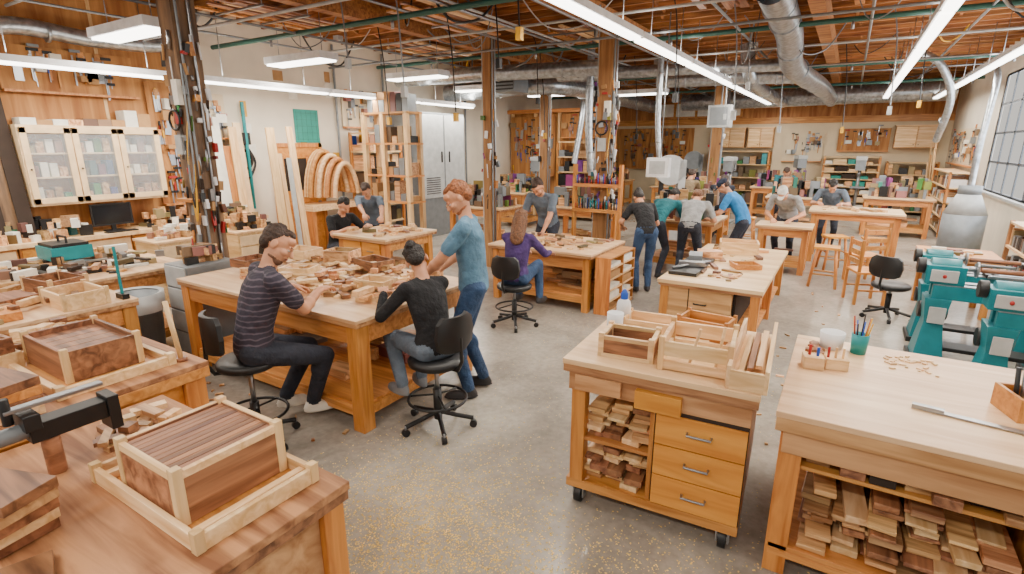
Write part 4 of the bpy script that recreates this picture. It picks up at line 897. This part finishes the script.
    y=math.radians(hy); hu=D(h); hf0=(f2*math.cos(h)-Z*math.sin(h)); hr0=r2_
    hf=hf0*math.cos(y)+hr0*math.sin(y); hr=hf.cross(hu)
    R=Matrix((hr,hf,hu)).transposed(); q=lambda x,yy,z:hc+R@Vector((x*s,yy*s,z*s))
    E=lambda x,yy,z,a_,b_,c_,m_:P2.append(('e',q(x,yy,z),R,(a_*s,b_*s,c_*s),m_))
    E(0,-.008,.03,.075,.094,.084,skin); E(0,.026,-.03,.061,.074,.08,skin); E(0,.044,-.078,.04,.042,.034,skin)
    P2.append(('c',q(0,.094,.012),.009*s,q(0,.114,-.022),.014*s,skin)); E(0,.088,.022,.05,.014,.01,skin); E(0,.06,.055,.055,.038,.035,skin)
    for sx in(-1,1): E(sx*.079,-.004,-.008,.012,.021,.031,skin); E(sx*.04,.064,-.022,.024,.03,.022,skin)
    hm_=hair
    if style!='cap':
        E(0,-.034,.05,.081,.086,.08,hm_); E(0,-.06,-.0,.07,.052,.066,hm_)
        E(0,.028,.098,.05,.045,.026,hm_); E(.01,.055,.092,.034,.022,.018,hm_)
        for sx in(-1,1): E(sx*.064,-.034,.03,.015,.03,.035,hm_)
        rh=random.Random(int(abs(pel.x)*1000))
        for _ in range(14):
            t1,t2=rh.uniform(-2.6,2.6),rh.uniform(.2,1.3); E(.07*math.sin(t1)*math.cos(t2),-.03-.075*math.cos(t1)*math.cos(t2)*.9,.055+.07*math.sin(t2),.02,.022,.018,hm_)
    else:
        c=cap; E(0,-.012,.052,.084,.102,.072,c); E(0,.11,.045,.062,.062,.008,c); E(0,-.05,-.01,.072,.056,.05,hm_)
    if style=='bun': E(0,-.095,.09,.044,.042,.042,hm_); 
    if style=='long':
        P2.append(('c',q(0,-.06,.0),.072*s,q(0,-.075,-.2)-Z*.02,.07*s,hm_)); P2.append(('c',q(-.06,-.03,.0),.034*s,q(-.06,-.03,-.2),.03*s,hm_)); P2.append(('c',q(.06,-.03,.0),.034*s,q(.06,-.03,-.2),.03*s,hm_)); P2.append(('e',q(0,-.09,-.24),R,(.085*s,.03*s,.09*s),hm_))
    if beard: E(0,.046,-.086,.043,.043,.032,beard); E(0,.02,-.078,.056,.05,.016,beard)
    E(0,.097,-.053,.022,.009,.007,LIP)
    v1,v2,v3=(.010,.0045,.0038) if near else (.016,.009,.0065)
    B.remesh(P,v1,4); B.remesh(P2,v2,2)
    for H in hands: B.remesh(H,v3,1)
    g=M()
    for sx in(-1,1):
        p=q(sx*.029,.084,.005); g.ell(p,(.0098*s,)*3,EYEW,8); p=q(sx*.029,.0905,.003); g.ell(p,(.0052*s,)*3,EYED,6)
        g.ell(q(sx*.029,.085,.0095),(.0105*s,)*3,skin,8)
        g.cyl(q(sx*.016,.098,.024),q(sx*.044,.09,.026),.004*s,hair,n=6)
    B.raw(g)
    return B.out(name)
person('seated_man_striped_shirt',(-3.36,2.01,.745),70,20,38,28,(-3.72,2.6,.99),(-3.24,2.5,1.05),(-3.55,2.34,.17),(-3.3,2.4,.17),PLAID,JD,SH_W,HB,near=True,s=1.08,foot=62,beard=STB)
person('seated_woman_black_top',(-2.44,2.86,.655),160,22,42,30,(-2.9,2.82,1.0),(-2.92,3.12,1.0),(-2.68,2.74,.32),(-2.66,2.94,.32),BK,JG,SH_G,HD,near=True,fem=True,s=.97,style='bun',sleeve='long')
person('standing_man_blue_tshirt',(-2.54,3.5,.98),208,7,38,-12,(-2.84,3.16,1.03),(-2.94,3.52,1.03),(-2.5,3.34,.09),(-2.54,3.62,.09),BT,JB,SH_D,HR,near=True,s=1.06,beard=STR)
person('seated_woman_purple_top',(-3.16,5.2,.6),100,14,25,-15,(-3.35,5.72,.82),(-2.98,5.72,.82),(-3.3,5.5,.3),(-3.0,5.5,.3),PU,JB,SH_D,HL,fem=True,s=.98,style='long',sleeve='long')
person('leaning_man_grey_tee',(-3.95,7.5,.9),-88,38,55,0,(-3.75,6.95,.84),(-4.15,6.95,.84),(-3.85,7.5,.09),(-4.08,7.55,.09),GR,JD,SH_D,HB,beard=STB,s=1.06)
person('leaning_woman_black_top',(-2.35,7.5,.9),125,56,62,0,(-2.8,7.75,.9),(-2.55,7.95,.9),(-2.42,7.4,.09),(-2.28,7.5,.09),BK,JB,SH_D,HD,fem=True,s=.96,style='bun')
person('leaning_person_teal_shirt',(-2.5,8.45,.88),75,58,68,0,(-2.55,9.05,.92),(-2.25,9.05,.92),(-2.6,8.4,.09),(-2.4,8.4,.09),TL,JD,SH_D,HD,sleeve='long',s=.97)
person('leaning_person_grey_shirt',(-1.98,8.5,.88),95,62,70,0,(-2.15,9.1,.92),(-1.85,9.1,.92),(-2.1,8.45,.09),(-1.85,8.45,.09),LG,JD,SH_D,HL,s=1.0)
person('man_bright_blue_shirt',(-1.35,9.45,.88),178,38,48,0,(-1.9,9.3,.95),(-1.9,9.6,.95),(-1.3,9.32,.09),(-1.25,9.6,.09),BR,JD,SH_D,HB,style='cap',cap=CP)
person('man_white_cap',(-.8,10.75,.88),-100,58,62,0,(-.7,10.2,.87),(-1.0,10.2,.87),(-.7,10.8,.09),(-.92,10.8,.09),LG,JD,SH_D,HG,style='cap',cap=WC)
person('seated_person_black_shirt',(-6.35,5.32,.63),-5,20,40,0,(-5.9,5.5,.96),(-5.9,5.15,.96),(-6.05,5.42,.3),(-6.05,5.22,.3),BK,JD,SH_D,HD,s=.97)
person('leaning_person_grey_top',(-6.7,6.4,.85),-60,35,50,0,(-6.0,5.9,.95),(-6.15,5.75,.95),(-6.6,6.45,.09),(-6.8,6.4,.09),GR,JD,SH_D,HB,s=.95)
person('man_dark_shirt',(-2.2,11.9,.86),95,50,60,0,(-2.0,12.65,.95),(-2.4,12.65,.95),(-2.1,11.85,.09),(-2.35,11.85,.09),JD,BK,SH_D,HB)
person('person_grey_shirt',(-.2,12.75,.84),-90,50,60,0,(0,12.15,1.0),(-.4,12.15,1.0),(-.1,12.75,.09),(-.3,12.75,.09),GR,JD,SH_D,HD)
person('person_brown_shirt',(-3.0,12.0,.9),80,40,55,0,(-3.1,12.65,.97),(-2.8,12.65,.97),(-3.1,11.95,.09),(-2.9,11.95,.09),KH,JD,SH_D,HB)
person('person_green_shirt',(-1.4,16.0,.9),-80,45,55,0,(-1.2,15.2,1.0),(-1.5,15.2,1.0),(-1.3,16.0,.09),(-1.5,16.0,.09),TL,JD,SH_D,HB)
